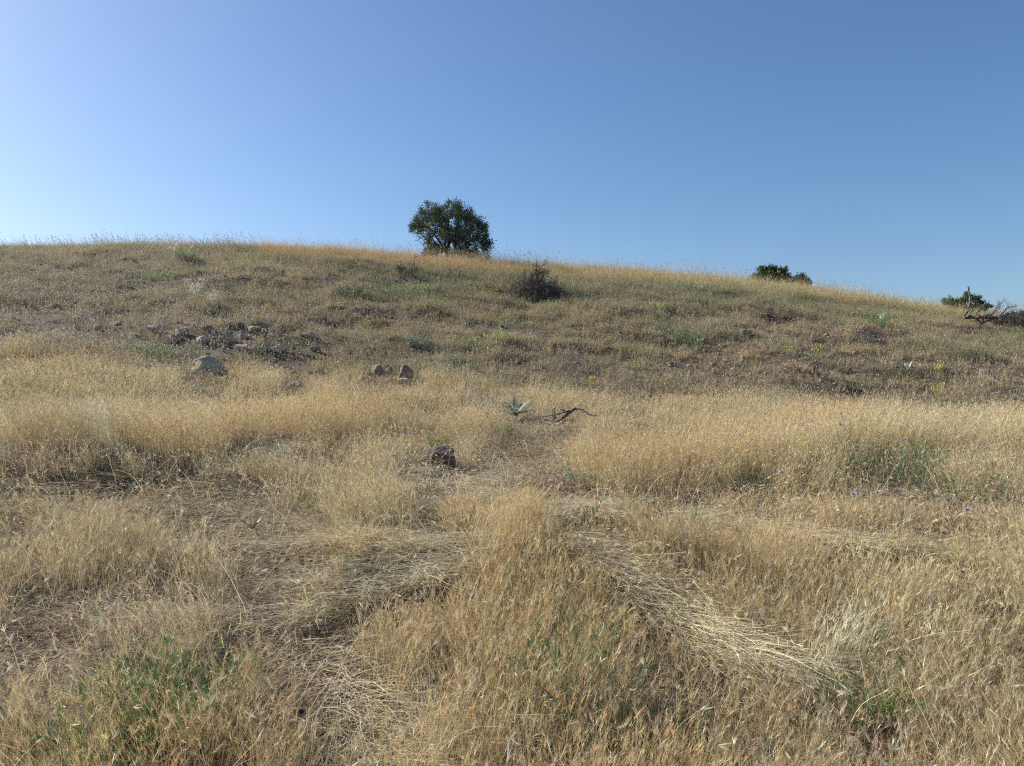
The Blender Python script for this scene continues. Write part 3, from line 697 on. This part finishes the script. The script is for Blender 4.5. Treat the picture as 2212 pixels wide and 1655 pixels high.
# dead shrubs
def twigs(acc, p, d, L_, r, depth, up=.15, bend=.35):
    n = 6; pts = [np.array(p, float)]; d = np.array(d, float)
    for k in range(n):
        d = d + rng.normal(0, bend, 3) * .5; d[2] += up * .2; d /= np.linalg.norm(d); pts.append(pts[-1] + d * L_ / n)
    tube(acc, pts, r, r * .55, k=5 if depth > 1 else 4)
    if depth > 0:
        for k in range(rng.integers(3, 6)):
            j = rng.integers(2, n + 1); twigs(acc, pts[j], rdir(1, d, .9)[0], L_ * rng.uniform(.4, .65), r * .55, depth - 1, up, bend)
def dead_bush():
    base = at(1156, 650); D = base[1]; s = D / F
    T = Acc()
    for X, Y in ((1136,604),(1148,588),(1158,576),(1175,590),(1200,607),(1165,582),(1122,612)):
        e = scr(X, Y, D); b = base + np.array([rng.uniform(-.15, .15), rng.uniform(-.1, .2), 0]); d = e - b; L_ = np.linalg.norm(d)
        pts = wander(b, e, 8, .14); tube(T, pts, .026, .011)
        for k in range(9):
            q = pts[rng.integers(3, 8)]; twigs(T, q, rdir(1, d / L_, .9)[0], rng.uniform(.12, .32), .009, 2, 0, .6)
    M = Acc()
    for k in range(520):
        a = rng.uniform(0, 6.28); rr = math.sqrt(rng.uniform(0, 1)); cx_ = math.cos(a) * rr * 50 * s * 1.08; cy_ = math.sin(a) * rr * .45
        hh = (42 * s) * (1 - rr ** 2) ** .6 * rng.uniform(.15, 1) ; b = base + np.array([cx_, cy_ + .1, 0]); b[2] = ground_h(b[0], b[1]) + hh * .7
        d = rdir(1, np.array([rng.normal(0, .6), 0, .35]), .7)[0]
        twigs(M, b, d, rng.uniform(.18, .42), rng.uniform(.004, .009), 1, 0, .45)
    root = empty("dead_shrub", base); tag(root, "dark dead thorny shrub heap with crooked twigs in the middle of the upper slope", "shrub")
    link("branch", T.mesh("dead_branch", True, base), M_dead, root)
    link("brushwood", M.mesh("brushwood", True, base), M_dead, root)
    base = at(888, 600); T = Acc()
    for X, Y in ((862,562),(882,568),(896,560),(908,562),(903,578),(912,577),(890,575)):
        e = scr(X, Y, base[1]); pts = wander(base, e, 7, .16); tube(T, pts, .013, .005, k=5)
        for k in range(4): twigs(T, pts[rng.integers(2, 7)], rdir(1, (e - base) / np.linalg.norm(e - base), .8)[0], rng.uniform(.1, .25), .005, 1, 0, .5)
    for k in range(60): twigs(T, base + rng.normal(0, 1, 3) * [.16, .1, .02], rdir(1, np.array([0, 0, .5]), .9)[0], rng.uniform(.08, .22), .005, 1, 0, .5)
    o = link("dead_shrub", T.mesh("dead_shrub_small", True, base), M_dead); o.location = base
    tag(o, "bare curved twigs of a small dead shrub in the grass below the oak", "shrub")
dead_bush()

def fallen_tree():
    base = at(2085, 706); D = base[1]; print('fallen D', D); T = Acc(); P_ = Acc(); Q = Acc()
    sc_ = .0966; X_ = lambda zx: (3700 + zx * .179) * .54; Y_ = lambda zy: (1100 + zy * .179) * .54
    def br(acc, pts, r0, r1, dd=0, tw=0):
        w = np.array([scr(X_(a), Y_(b), D + dd) for a, b in pts]); t = np.linspace(0, len(w) - 1, len(w) * 3)
        i = np.minimum(t.astype(int), len(w) - 2); f_ = (t - i)[:, None]; w = w[i] * (1 - f_) + w[i + 1] * f_
        w[:, 1] += np.cumsum(rng.normal(0, .02, len(w))); tube(acc, w + rng.normal(0, .004, w.shape), r0, r1, k=7)
        for k in range(tw): 
            j = rng.integers(len(w) // 2, len(w)); twigs(acc, w[j], rdir(1, np.array([.5, 0, .5]), .8)[0], rng.uniform(.1, .3), r1 * .8, 1, 0, .4)
    br(P_, [(890,960),(895,910),(940,830),(1000,720),(1020,600),(1050,500),(1040,400),(1010,310),(998,250)], .034, .018)
    br(P_, [(1005,300),(1015,248)], .012, .008)
    br(P_, [(1010,950),(1028,900),(1045,800),(1055,740),(1052,690)], .022, .010)
    br(Q, [(1110,960),(1140,870),(1175,810),(1240,770)], .02, .012, .1, 2)
    br(Q, [(1160,960),(1175,880),(1205,820),(1215,790)], .018, .01, -.1, 1)
    br(Q, [(960,910),(1030,930),(1110,970),(1180,1030),(1225,1130)], .035, .028)
    br(Q, [(870,960),(1000,960),(1150,960),(1300,960),(1450,960),(1560,960)], .034, .042, .1)
    br(Q, [(1240,930),(1330,920),(1450,940),(1560,950)], .038, .034, -.1)
    br(Q, [(1400,960),(1480,900),(1560,840),(1620,740),(1690,690),(1700,660)], .026, .008, 0, 5)
    br(Q, [(1360,900),(1450,880),(1540,850),(1640,760),(1700,750)], .02, .008, .2, 4)
    br(Q, [(1560,960),(1680,940),(1760,850),(1860,740),(1930,710),(2040,715),(2070,685)], .028, .008, 0, 5)
    br(Q, [(1600,980),(1720,930),(1850,870),(2020,840),(2130,880),(2260,880)], .034, .012, .1, 7)
    br(Q, [(2060,940),(2140,850),(2180,810),(2260,800)], .018, .008, .3, 5)
    br(Q, [(1640,1040),(1760,1050),(1850,1090)], .02, .012, -.1, 2)
    br(Q, [(1300,1000),(1290,1080),(1400,1010),(1480,1000)], .03, .02, 0, 1)
    for k in range(90):
        c = scr(X_(rng.uniform(1100, 2250)), Y_(rng.uniform(930, 1050)), D + rng.uniform(-.3, .4)); twigs(Q, c, rdir(1, np.array([.4, 0, .2]), .9)[0], rng.uniform(.12, .4), .006, 1, 0, .4)
    root = empty("fallen_tree", base); tag(root, "fallen dead tree with tangled branches and one bare upright stem at the right edge", "tree")
    link("upright_stem", P_.mesh("upright_stem", True, base), M_dead, root)
    link("branch", Q.mesh("fallen_branches", True, base), M_dead, root)
fallen_tree()

def dead_branch():
    base = at(1215, 948); D = base[1]; A1 = Acc(); A2 = Acc()
    X_ = lambda zx: (1900 + zx * .5425) * .54; Y_ = lambda zy: (1500 + zy * .5425) * .54
    def br(acc, pts, r0, r1, dd=0):
        w = np.array([scr(X_(a), Y_(b), D + dd) for a, b in pts]); w[:, 1] += np.cumsum(rng.normal(0, .015, len(w))); tube(acc, w, r0, r1, k=7)
    br(A1, [(640,320),(655,300),(700,275),(730,250),(745,248)], .014, .016)
    br(A2, [(740,249),(770,253),(805,262),(840,292),(880,300),(905,300)], .013, .009)
    br(A2, [(900,300),(915,292),(930,283)], .008, .004)
    br(A1, [(600,340),(592,310),(582,260),(600,225),(608,210)], .009, .004)
    br(A1, [(735,258),(680,268),(640,278),(580,295),(520,305),(440,303)], .011, .003)
    br(A1, [(600,330),(570,300),(572,255)], .007, .004)
    br(A1, [(640,262),(655,262),(700,278)], .008, .006)
    br(A1, [(620,300),(630,255),(655,225)], .006, .003)
    br(A2, [(810,262),(800,280),(795,283)], .006, .003)
    br(A1, [(745,255),(770,300),(800,295),(825,315)], .004, .002)
    br(A1, [(600,345),(680,300),(690,270)], .012, .008)
    root = empty("dead_branch", base); tag(root, "crooked dead branch sticking out of the golden grass beside the silvery rosette", "branch")
    link("dark_wood", A1.mesh("branch_dark", True, base), M_dead, root)
    link("bleached_tip", A2.mesh("branch_tip", True, base), M_pale, root)
dead_branch()

# ------------------------------------------------------------------ rocks
import bmesh
def rock_mesh(w, h, d, seed, sub=3, flat=.0):
    r = random.Random(seed); bm = bmesh.new(); bmesh.ops.create_icosphere(bm, subdivisions=sub, radius=1)
    planes = []
    for k in range(13):
        n = Vector((r.gauss(0, 1), r.gauss(0, 1), r.gauss(0, .8))).normalized(); planes.append((n, r.uniform(.45, .85)))
    off = Vector((r.uniform(0, 50), r.uniform(0, 50), r.uniform(0, 50)))
    for v in bm.verts:
        c = v.co.copy()
        for n, q in planes:
            e = c.dot(n) - q
            if e > 0: c -= n * e * .98
        c *= 1 + .16 * mnoise.noise(c * 1.6 + off) + .07 * mnoise.noise(c * 5 + off) + .03 * mnoise.noise(c * 13 + off)
        v.co = Vector((c.x * w / 1.7, c.y * d / 1.7, c.z * h / 1.5))
    lo = [min(v.co[i] for v in bm.verts) for i in range(3)]; hi = [max(v.co[i] for v in bm.verts) for i in range(3)]
    for v in bm.verts:
        v.co = Vector([(v.co[i] - (lo[i] + hi[i]) / 2) / (hi[i] - lo[i]) * (w, d, h)[i] for i in range(3)])
    me = bpy.data.meshes.new("rock"); bm.to_mesh(me); bm.free(); return me
ROCKS = [  # X, Y(base), width, height in photo pixels, material, label
 (445,800,76,30,'g',"large pale grey boulder standing alone in front of the rock pile"),
 (945,1008,74,46,'d',"dark brown boulder in flattened grass, shaded face to the viewer"),
 (331,722,52,17,'g',"long flat pale rock at the left end of the rock pile"),
 (388,726,30,16,'g',"rounded grey rock just right of the long flat rock"),
 (430,741,32,17,'g',"flat-topped grey rock in the middle of the pile, above the lone boulder"),
 (447,722,30,20,'b',"tawny blocky rock standing in the centre of the rock pile"),
 (494,738,30,24,'g',"pointed grey rock right of the pile's centre"),
 (536,688,24,15,'g',"smooth grey rock at the top right of the pile"),
 (419,706,18,9,'b',"small brown rock upper left of the tawny blocky rock"),
 (452,680,18,11,'g',"small grey rock at the very top of the pile"),
 (480,687,20,8,'b',"flat brown rock near the top of the pile"),
 (505,685,20,9,'b',"low brown rock between the pile's top and the smooth grey rock"),
 (604,760,36,17,'g',"wide pale rock beside the yellow flowering plant"),
 (569,757,17,13,'g',"small round grey rock left of the wide pale rock"),
 (521,758,26,13,'g',"broken grey rock at the foot of the pointed rock"),
 (662,730,36,13,'g',"lone flat grey rock to the right of the rock pile"),
 (351,758,20,9,'g',"low grey stone under the left end of the pile"),
 (406,762,20,15,'g',"dark grey stone at the lower left of the pile"),
 (291,768,22,26,'b',"brown earthy lump left of the rock pile"),
 (457,748,18,11,'g',"small stone wedged below the pile's centre"),
 (545,722,30,10,'g',"flat stone on the right shoulder of the pile"),
 (582,734,18,9,'g',"small flat stone between the pile and the lone flat rock"),
 (680,760,24,12,'b',"low brown stone right of the yellow flowering plant"),
 (637,832,28,9,'g',"pale flat stone sunk in the grass right of the large boulder"),
 (875,814,30,24,'b',"upright tan rock with a pointed top in the golden grass"),
 (842,808,15,18,'b',"narrow brown rock beside the upright tan rock"),
 (812,802,28,12,'b',"low tan rock left of the narrow brown rock"),
 (872,824,30,8,'g',"flat grey stone at the foot of the upright tan rock"),
 (2,538,20,10,'d',"dark rock on the ridge at the left edge"),
 (1614,728,24,11,'b',"brown rock in the bare earth of the middle slope"),
 (1762,802,16,11,'b',"rounded brown rock low in the bare earth patch"),
 (1840,684,12,9,'g',"small pale rock high on the right slope"),
 (1846,856,54,14,'d',"dark stony outcrop at the lower edge of the scrub"),
 (2138,808,32,12,'b',"broad brown rock at the far right of the scrub"),
 (1972,768,20,7,'b',"flat brown slab in the bare earth at right"),
 (1943,718,16,8,'g',"small grey rock below the orange tuft at right"),
 (1780,1220,26,22,'b',"brown stone half hidden in the standing grass at right"),
 (1506,1300,24,13,'g',"pale round stone beside the band of fallen straw"),
 (1560,752,14,8,'g',"small pale stone left of the bare earth patch"),
 (1270,1150,74,30,'b',"rounded stone under combed fallen straw in the middle")]
for i, (X, Y, w, h, mt, lab) in enumerate(ROCKS):
    if Y > 790 and Y != 856: Y += 10; h += 10
    p = at(X, Y) if Y > 545 else on(X, 27.0); s = p[1] / F
    W, H = w * s, h * s
    me = rock_mesh(W * 1.05, H * 1.4, W * .75, 100 + i, 4 if w > 40 else 3)
    o = link("boulder" if w > 50 else "rock", me, {'g': M_rock, 'b': M_rockb, 'd': M_rockd}[mt])
    o.location = (p[0], p[1] + W * .3, float(ground_h(p[0], p[1] + W * .3)) + H * (.30 if w > 40 or Y > 790 else .16)); o.rotation_euler = (random.uniform(-.15, .15), random.uniform(-.15, .15), random.uniform(-.4, .4))
    tag(o, lab, "rock")
for i in range(24):
    X = random.gauss(470, 75); Y = random.gauss(738, 20); p = at(X, Y); W = random.uniform(9, 22) * p[1] / F
    o = link("small_rock", rock_mesh(W, W * random.uniform(.6, 1.2), W * .8, 900 + i, 2), random.choice((M_rock, M_rock, M_rockb))); o.location = (p[0], p[1], p[2] + W * .15)
    o.rotation_euler = (random.uniform(-.3, .3), random.uniform(-.3, .3), random.uniform(0, 3))
    tag(o, "small broken stone lying among the larger rocks of the rock pile", "rock", "small stones of the rock pile")
# pebbles, uncountable
A = Acc(); pm = [rock_mesh(1, .7, .9, 500 + k, 1) for k in range(4)]
pv = []
for m in pm:
    v = np.zeros(len(m.vertices) * 3); m.vertices.foreach_get("co", v); f_ = np.array([list(q.vertices) for q in m.polygons]); pv.append((v.reshape(-1, 3), f_))
x, y = scatter(15000, 3, 26, .9); z = ground_h(x, y); X, Y = px(x, y, z)
k = rng.uniform(0, 1, len(x)) < (1 - .93 * goldness(X, Y, x, y)) * (.25 + .75 * sstep(.45, .6, fbm(x * .55 + 2, y * .9, 101, 4))); x, y, z = x[k], y[k], z[k]
for i in range(len(x)):
    v, f_ = pv[i % 4]; a = rng.uniform(0, 6.28); s = .016 + rng.exponential(.022) * (1 if y[i] > 10 else .4); s = min(s, .16); c, s_ = math.cos(a), math.sin(a)
    vv = np.stack([v[:, 0] * c - v[:, 1] * s_, v[:, 0] * s_ + v[:, 1] * c, v[:, 2]], 1) * s + [x[i], y[i], z[i] + s * .15]
    A.add(vv, np.array([.27, .205, .16]) * rng.uniform(.7, 1.5), tris=f_)
M_peb = tint_material("pebble", 0, 0, .5, .2)
tag(link("pebbles", A.mesh("pebbles"), M_peb), "small brown stones scattered over the bare earth", "stones", kind="stuff")
for m in pm: bpy.data.meshes.remove(m)

# ------------------------------------------------------------------ plants in the grass
def finish(A, name, base, label, cat, group=None, mat=None):
    o = link(name, A.mesh(name, False, base), mat or M_leaf); o.location = base; return tag(o, label, cat, group)
def blade(acc, p, az, elev, L_, W, col, fold=.25, curve=.5, K=6):
    """a broad leaf with a midrib fold"""
    pts = []; a = elev
    q = np.array(p, float)
    for k in range(K):
        pts.append(q.copy()); a -= curve / K; q = q + np.array([math.cos(az) * math.cos(a), math.sin(az) * math.cos(a), math.sin(a)]) * L_ / (K - 1)
    pts = np.array(pts); t = np.linspace(0, 1, K); w = W * np.sin(np.pi * np.clip(t * .92 + .06, 0, 1)) ** .8 * .5
    sd_ = np.array([-math.sin(az), math.cos(az), 0]); up = np.array([0, 0, 1.0])
    V = np.stack([pts - sd_ * w[:, None] + up * (w * fold)[:, None], pts, pts + sd_ * w[:, None] + up * (w * fold)[:, None]], 1)
    q_ = []
    for k in range(K - 1):
        b = k * 3; q_ += [(b, b + 1, b + 4, b + 3), (b + 1, b + 2, b + 5, b + 4)]
    acc.add(V.reshape(-1, 3), np.asarray(col) * rng.uniform(.88, 1.12), quads=q_)
def mullein(X, Y, size, label, col=(.29, .345, .265), n=17):
    b = at(X, Y); A = Acc()
    for k in range(n):
        az = k * 2.4 + rng.normal(0, .2); el = rng.uniform(.35, 1.25)
        blade(A, b + [0, 0, .05 + .06 * size], az, el, size * rng.uniform(.75, 1.15), size * rng.uniform(.24, .34), col, .35, rng.uniform(.3, .9))
    finish(A, "rosette_plant", b, label, "plant")
mullein(1116, 912, .29, "silvery grey-green rosette of broad woolly leaves in the golden grass", n=20)
mullein(1958, 812, .26, "pale silvery rosette at the lower edge of the scrub on the right", (.42, .44, .35), 13)
mullein(2146, 888, .17, "small pale rosette at the far right edge of the golden grass", (.55, .57, .46), 9)
mullein(545, 1165, .10, "small grey leaf cluster on the trampled straw at left", (.17, .19, .14), 6)

def ferny(X, Y, h, r, n, col, label, name="green_plant", group=None, p=None, lw=.004):
    b = at(X, Y) if p is None else p; A = Acc()
    rr = r * np.sqrt(rng.uniform(0, 1, n)); aa = rng.uniform(0, 6.28, n); x = b[0] + rr * np.cos(aa); y = b[1] + rr * np.sin(aa)
    cc = jitter_col(np.asarray(col)[None] * np.ones((n, 1)), .22, .08)
    tip, d, P = stems(A, np.stack([x, y, ground_h(x, y) - .01], 1), aa, rng.uniform(.05, .5, n), rng.uniform(.3, 1.3, n), h * rng.uniform(.5, 1.15, n), np.full(n, .003), cc, K=6, wob=.2)
    for k in range(26):
        i = k % 5; t = rng.uniform(0, 1, (n, 1)); q = P[:, i] * (1 - t) + P[:, i + 1] * t
        if i == 0: continue
        kites(A, q, rdir(n, d, .85), rng.uniform(.02, .05, n) * (h / .22) ** .5, lw * rng.uniform(.7, 1.6, n), cc)
    return finish(A, name, b, label, "plant", group)
G = (.12, .22, .06); GB = (.13, .20, .09)
ferny(372, 1560, .24, .20, 60, G, "bright green feathery plant in the bottom left of the dry grass")
ferny(330, 1500, .18, .10, 28, G, "small feathery sprig just above the bright green plant at bottom left")
ferny(235, 1650, .2, .15, 45, (.11, .24, .05), "low green plant at the bottom edge, left corner")
ferny(1225, 1450, .24, .16, 55, G, "green feathery plant in the standing grass below the fallen straw band")
ferny(1250, 1530, .26, .18, 50, (.20, .25, .14), "grey-green feathery plant directly below the green one at bottom centre")
ferny(1870, 1560, .22, .14, 45, G, "green plant half buried in grass below the bright lodged tuft")
ferny(1690, 1490, .16, .10, 26, GB, "small green sprig at the lower end of the fallen straw band")
ferny(1925, 1040, .34, .36, 110, GB, "large spreading green plant in the golden grass at right")
ferny(2060, 1075, .26, .28, 60, (.15, .19, .10), "low green growth right of the large spreading plant")
ferny(1620, 1062, .2, .3, 50, (.17, .21, .08), "low olive green growth left of the large spreading plant")
ferny(1265, 1045, .13, .12, 30, (.14, .26, .12), "small fresh green tuft beside the red earth hollow")
ferny(1085, 945, .16, .18, 40, (.20, .25, .13), "grey-green grassy tuft below the silvery rosette")
ferny(825, 970, .18, .2, 36, (.18, .23, .11), "green tuft beneath the purple flowers at left of the dark boulder")
ferny(945, 970, .14, .1, 30, (.17, .28, .08), "yellow-green sprig behind the dark boulder")
ferny(1905, 1470, .2, .2, 24, GB, "sparse green stalks right of the bright lodged tuft")
ferny(540, 1015, .2, .1, 20, (.17, .24, .10), "green sprig in the golden grass at left")
ferny(1430, 1650, .18, .2, 30, (.20, .25, .08), "yellow-green growth at the bottom edge, right of centre")
ferny(10, 880, .45, .14, 16, (.16, .25, .13), "thin green stalks at the left edge of the golden grass")
# plants on the upper slope
UP = [(400,560,.40,.25,(.38,.46,.26),"pale green upright plant on the left skyline"),
 (885,628,.22,.45,(.38,.48,.16),"yellow-green mat below the bare twigs and the oak"),
 (870,642,.24,.5,(.18,.24,.13),"dark green low bush under the yellow-green mat"),
 (760,640,.28,.25,(.14,.19,.11),"dark green low bush left of the yellow-green mat"),
 (815,610,.22,.2,(.16,.22,.13),"small dark green tuft left of the bare twigs"),
 (1062,632,.16,.18,(.42,.25,.11),"rust orange tuft left of the dead thorny shrub"),
 (1035,625,.2,.2,(.25,.34,.12),"green tuft left of the rust orange tuft"),
 (1415,668,.2,.25,(.5,.55,.20),"yellow-green patch right of the dead thorny shrub"),
 (1480,735,.22,.35,(.27,.38,.2),"bluish green patch in the middle of the scrub"),
 (1050,745,.2,.5,(.42,.48,.22),"pale yellow-green patch in the middle of the scrub, below the thorny shrub"),
 (1895,702,.28,.14,(.22,.36,.16),"fresh green upright plant high on the right slope"),
 (1943,715,.18,.18,(.6,.40,.15),"orange dry tuft high on the right slope"),
 (1700,628,.25,.5,(.20,.26,.13),"dark green growth below the dense rounded shrub"),
 (1500,628,.25,.6,(.24,.31,.17),"wide green growth on the ridge slope right of the thorny shrub"),
 (540,572,.2,.55,(.36,.46,.18),"bright green patch below the left skyline"),
 (350,600,.2,.4,(.36,.44,.2),"light green patch on the left slope"),
 (905,748,.2,.2,(.26,.33,.22),"bluish green tuft above the golden grass"),
 (990,800,.2,.25,(.28,.33,.22),"grey-green tuft at the top edge of the golden grass"),
 (2100,690,.2,.5,(.50,.46,.2),"yellowish growth under the fallen dead tree"),
 (330,775,.26,.25,(.30,.34,.18),"olive bush at the top of the left golden grass")]
for X, Y, h, r, c, lab in UP:
    b = at(X, Y); ferny(X, Y, h, r, int(40 + 120 * r), c, lab, "low_plant", None, b, .011)

# branchy olive plant (left, above the grass)
def spray(X, Y, h, n, col, label, spread=.7, tipcol=None, tips=0, name="flowering_plant", width=.004, cat="plant", leafc=None, leafw=.01):
    b = at(X, Y); A = Acc(); az = rng.uniform(0, 6.28, n); cc = jitter_col(np.asarray(col)[None] * np.ones((n, 1)), .12)
    tip, d, P = stems(A, np.repeat(b[None], n, 0), az, rng.uniform(.0, spread * .5, n), rng.uniform(.1, spread, n), h * rng.uniform(.65, 1.1, n), np.full(n, width), cc, K=7, wob=.07)
    for k in range(4):
        i = 3 + k % 3; e = rdir(n, d, .5); l2 = h * rng.uniform(.12, .3, n); slivers(A, P[:, i], e, l2, np.full(n, width * .8), cc)
        if tipcol is not None:
            for q in range(tips): kites(A, P[:, i] + e * l2[:, None] + rng.normal(0, .012, (n, 3)), rdir(n), np.full(n, .022), np.full(n, .018), jitter_col(np.asarray(tipcol)[None] * np.ones((n, 1)), .12))
    if tipcol is not None:
        for q in range(tips + 2): kites(A, tip + rng.normal(0, .014, (n, 3)), rdir(n), np.full(n, .024), np.full(n, .02), jitter_col(np.asarray(tipcol)[None] * np.ones((n, 1)), .12))
    if leafc is not None:
        lc = jitter_col(np.asarray(leafc)[None] * np.ones((n, 1)), .2)
        for k in range(9): kites(A, P[:, 1 + k % 5], rdir(n, d, .8), rng.uniform(.04, .08, n), np.full(n, leafw), lc)
    return finish(A, name, b, label, cat)
spray(355, 860, .52, 22, (.52, .52, .28), "pale branching dry plant rising above the golden grass, left of the large boulder", .9, name="branching_plant")
spray(635, 762, .22, 22, (.25, .32, .12), "yellow flowering plant on the wide pale rock", .9, (.45, .38, .07), 1, leafc=(.2, .27, .12))
spray(1767, 785, .34, 9, (.32, .36, .16), "tall yellow flowering stalks in the bare earth patch", .5, (.55, .5, .08), 3, leafc=(.28, .34, .18))
spray(1829, 755, .42, 7, (.36, .36, .18), "thin yellow flowering stalks right of the bare earth patch", .4, (.55, .48, .08), 2)
spray(2030, 815, .28, 16, (.3, .36, .14), "yellow-green flowering plant beside the pale silvery rosette", .8, (.55, .5, .08), 3)
spray(2028, 880, .40, 9, (.4, .42, .2), "yellow flowering plant rising where scrub meets the golden grass at right", .5, (.6, .52, .08), 3, leafc=(.42, .42, .2))
spray(1280, 832, .14, 9, (.3, .34, .1), "tiny yellow-green sprig at the top of the golden grass", .9, (.5, .46, .06), 3)
spray(1950, 935, .32, 22, (.42, .27, .13), "rust red dry plant with small bracts in the golden grass at right", .9, (.38, .17, .06), 1, name="dry_plant")
spray(425, 655, .48, 12, (.5, .48, .38), "whitish flowering stalks above the rock pile", .8, (.78, .76, .68), 5)
spray(460, 668, .40, 9, (.5, .48, .38), "whitish flowering stalks above the top of the rock pile, right of the taller ones", .8, (.74, .72, .62), 4)
spray(375, 560, .45, 14, (.5, .46, .36), "pale feathery stalks on the left slope below the skyline", .8, (.7, .66, .55), 4)
spray(1903, 705, .3, 8, (.5, .52, .4), "white flowering sprig high on the right slope", .6, (.76, .76, .68), 3)
spray(1830, 985, .42, 3, (.2, .28, .12), "tall thin stalk with dark leaves in the golden grass", .25, name="leafy_stalk", leafc=(.13, .20, .09), leafw=.011)
spray(1993, 1035, .45, 3, (.2, .28, .12), "tall branching green stalk rising from the large spreading plant", .5, name="leafy_stalk", leafc=(.15, .22, .10), leafw=.010)
spray(1500, 1140, .16, 1, (.2, .3, .1), "single short green stalk at the start of the right straw line", .1, name="leafy_stalk", leafc=(.13, .24, .08), leafw=.012)
spray(80, 935, .42, 6, (.3, .36, .2), "thin greenish stalks near the left edge", .8, name="leafy_stalk")
spray(2035, 672, .45, 7, (.3, .28, .2), "dark thin seed stalks left of the fallen dead tree", .5, (.22, .2, .14), 1, name="seed_stalk")

# lobed green thistle leaf over the combed straw, and yellow-green sprig at left
def lobed(X, Y, size, col, label, n=3, lift=.10, stemcol=(.5, .5, .3)):
    b = at(X, Y); A = Acc(); top = b + [0.02, 0, lift]
    tube(A, wander(b - [0, 0, .02], top, 5, .05), .004, .003, col=stemcol)
    for k in range(n):
        az = k * 2.2 + .3; c = top; tipv = c + np.array([math.cos(az) * size * .8, math.sin(az) * size * .5, size * rng.uniform(.1, .5)])
        tube(A, wander(c, tipv, 4, .03), .002, .001, col=col)
        for j in range(4):
            q = c + (tipv - c) * (.25 + .22 * j)
            for sgn in (-1, 1): blade(A, q, az + sgn * rng.uniform(.6, .9), rng.uniform(.1, .5), size * (.62 - .1 * j), size * .17, col, .2, .4, 4)
        blade(A, c, az, .3, size * 1.1, size * .26, col, .2, .3, 5)
    finish(A, "lobed_leaf_plant", b, label, "plant")
lobed(1268, 1150, .075, (.16, .27, .08), "deep green lobed leaves poking up through the combed straw", 4, .12)
lobed(418, 1165, .07, (.40, .44, .10), "yellow-green lobed leaves over the dark hollow at left", 3, .09)
lobed(660, 1125, .07, (.30, .38, .12), "pale green lobed leaves in the grass left of centre", 3, .09)
lobed(1290, 1130, .05, (.2, .3, .1), "small green leaves just right of the deep green lobed leaves", 2, .12)

# single flowers
def flower(X, Y, kind, label, hpx=None):
    d0 = None
    # stem root: found where a stalk of about 0.34 m below the flower meets the ground
    for d in np.arange(2.5, 14, .05):
        q = scr(X, Y, d); hgt = q[2] - float(ground_h(q[0], q[1]))
        if hgt < .36: d0 = d; break
    q = scr(X, Y, d0 or 8); b = np.array([q[0] + rng.uniform(-.03, .03), q[1], float(ground_h(q[0], q[1]))])
    S = Acc(); H = Acc(); tube(S, wander(b, q, 6, .05), .0022, .0016, col=(.30, .33, .17), k=4)
    if kind in 'pw':
        col = (.60, .52, .64) if kind == 'p' else (.74, .70, .58); n = 22
        az = np.linspace(0, 6.28, n); R = .021 if kind == 'p' else .02
        dd = np.stack([np.cos(az), np.sin(az), rng.uniform(.1, .7, n)], 1)
        kites(H, np.repeat(q[None], n, 0), dd / np.linalg.norm(dd, axis=1)[:, None], np.full(n, R), np.full(n, .011), jitter_col(np.array([col]) * np.ones((n, 1)), .1))
        kites(H, np.repeat(q[None], 30, 0), rdir(30, np.array([[0, 0, .6]]), .8), np.full(30, .014), np.full(30, .007), jitter_col(np.array([col]) * .8 * np.ones((30, 1)), .1))
    else:
        kites(H, np.repeat(q[None], 40, 0), rdir(40), np.full(40, .012), np.full(40, .008), jitter_col(np.array([[.16, .13, .10]]) * np.ones((40, 1)), .2))
    root = empty("flower", b); tag(root, label, "flower", {'p': "purple flowers in the golden grass", 'w': "pale seed heads in the golden grass", 'b': "dark seed heads in the golden grass"}[kind])
    link("stem", S.mesh("flower_stem", True, b), M_leaf, root); link("bloom", H.mesh("bloom", False, b), M_petal, root)
FL = [(804,945,'p',"pale purple flower left of the dark boulder, the higher of two"),(789,968,'p',"pale purple flower left of the dark boulder, the lower of two"),
 (832,942,'w',"round white seed head right of the two purple flowers near the boulder"),(850,984,'p',"pale lilac flower lying low just left of the dark boulder"),(893,937,'p',"tiny purple flower above the dark boulder"),
 (1653,894,'p',"purple flower farthest left along the top of the right golden grass"),(1726,870,'p',"purple flower highest of all, at the edge of the scrub"),(1754,910,'p',"purple flower below the highest one"),
 (1816,917,'p',"purple flower beside the tall leafy stalk"),(1989,897,'p',"purple flower right of the rust red dry plant"),(1955,949,'p',"purple flower above the large spreading green plant"),
 (2037,942,'p',"largest purple flower, right of the branching green stalk"),(2133,968,'p',"purple flower farthest right in the golden grass"),(1668,972,'p',"purple flower left of a close pair in the golden grass"),
 (1706,983,'p',"bright purple flower left of the large spreading green plant"),(1676,1027,'p',"lower left purple flower of a close pair at the shaded edge"),(1690,1020,'p',"upper right purple flower of a close pair at the shaded edge"),
 (1851,1059,'p',"purple flower under the large spreading green plant, upper of two"),(1844,1067,'p',"purple flower under the large spreading green plant, lower of two"),(2089,1100,'p',"pale flower alone at lower right of the green growth"),
 (1627,868,'w',"pale seed head on a stalk at the top left of the right golden grass"),(1786,887,'w',"pale seed head on a long stalk between purple flowers"),(1819,1037,'w',"round pale seed head left of the large spreading plant"),(1896,1063,'w',"pale seed head below the large spreading plant"),
 (1817,894,'b',"left of two dark seed heads above the leafy stalk"),(1837,894,'b',"right of two dark seed heads above the leafy stalk"),(1322,871,'w',"small white flower cluster right of the dead branch"),(1600,940,'w',"pale seed head in the middle of the right golden grass")]
for a in FL: flower(*a)
print("done; objects", len(bpy.data.objects))
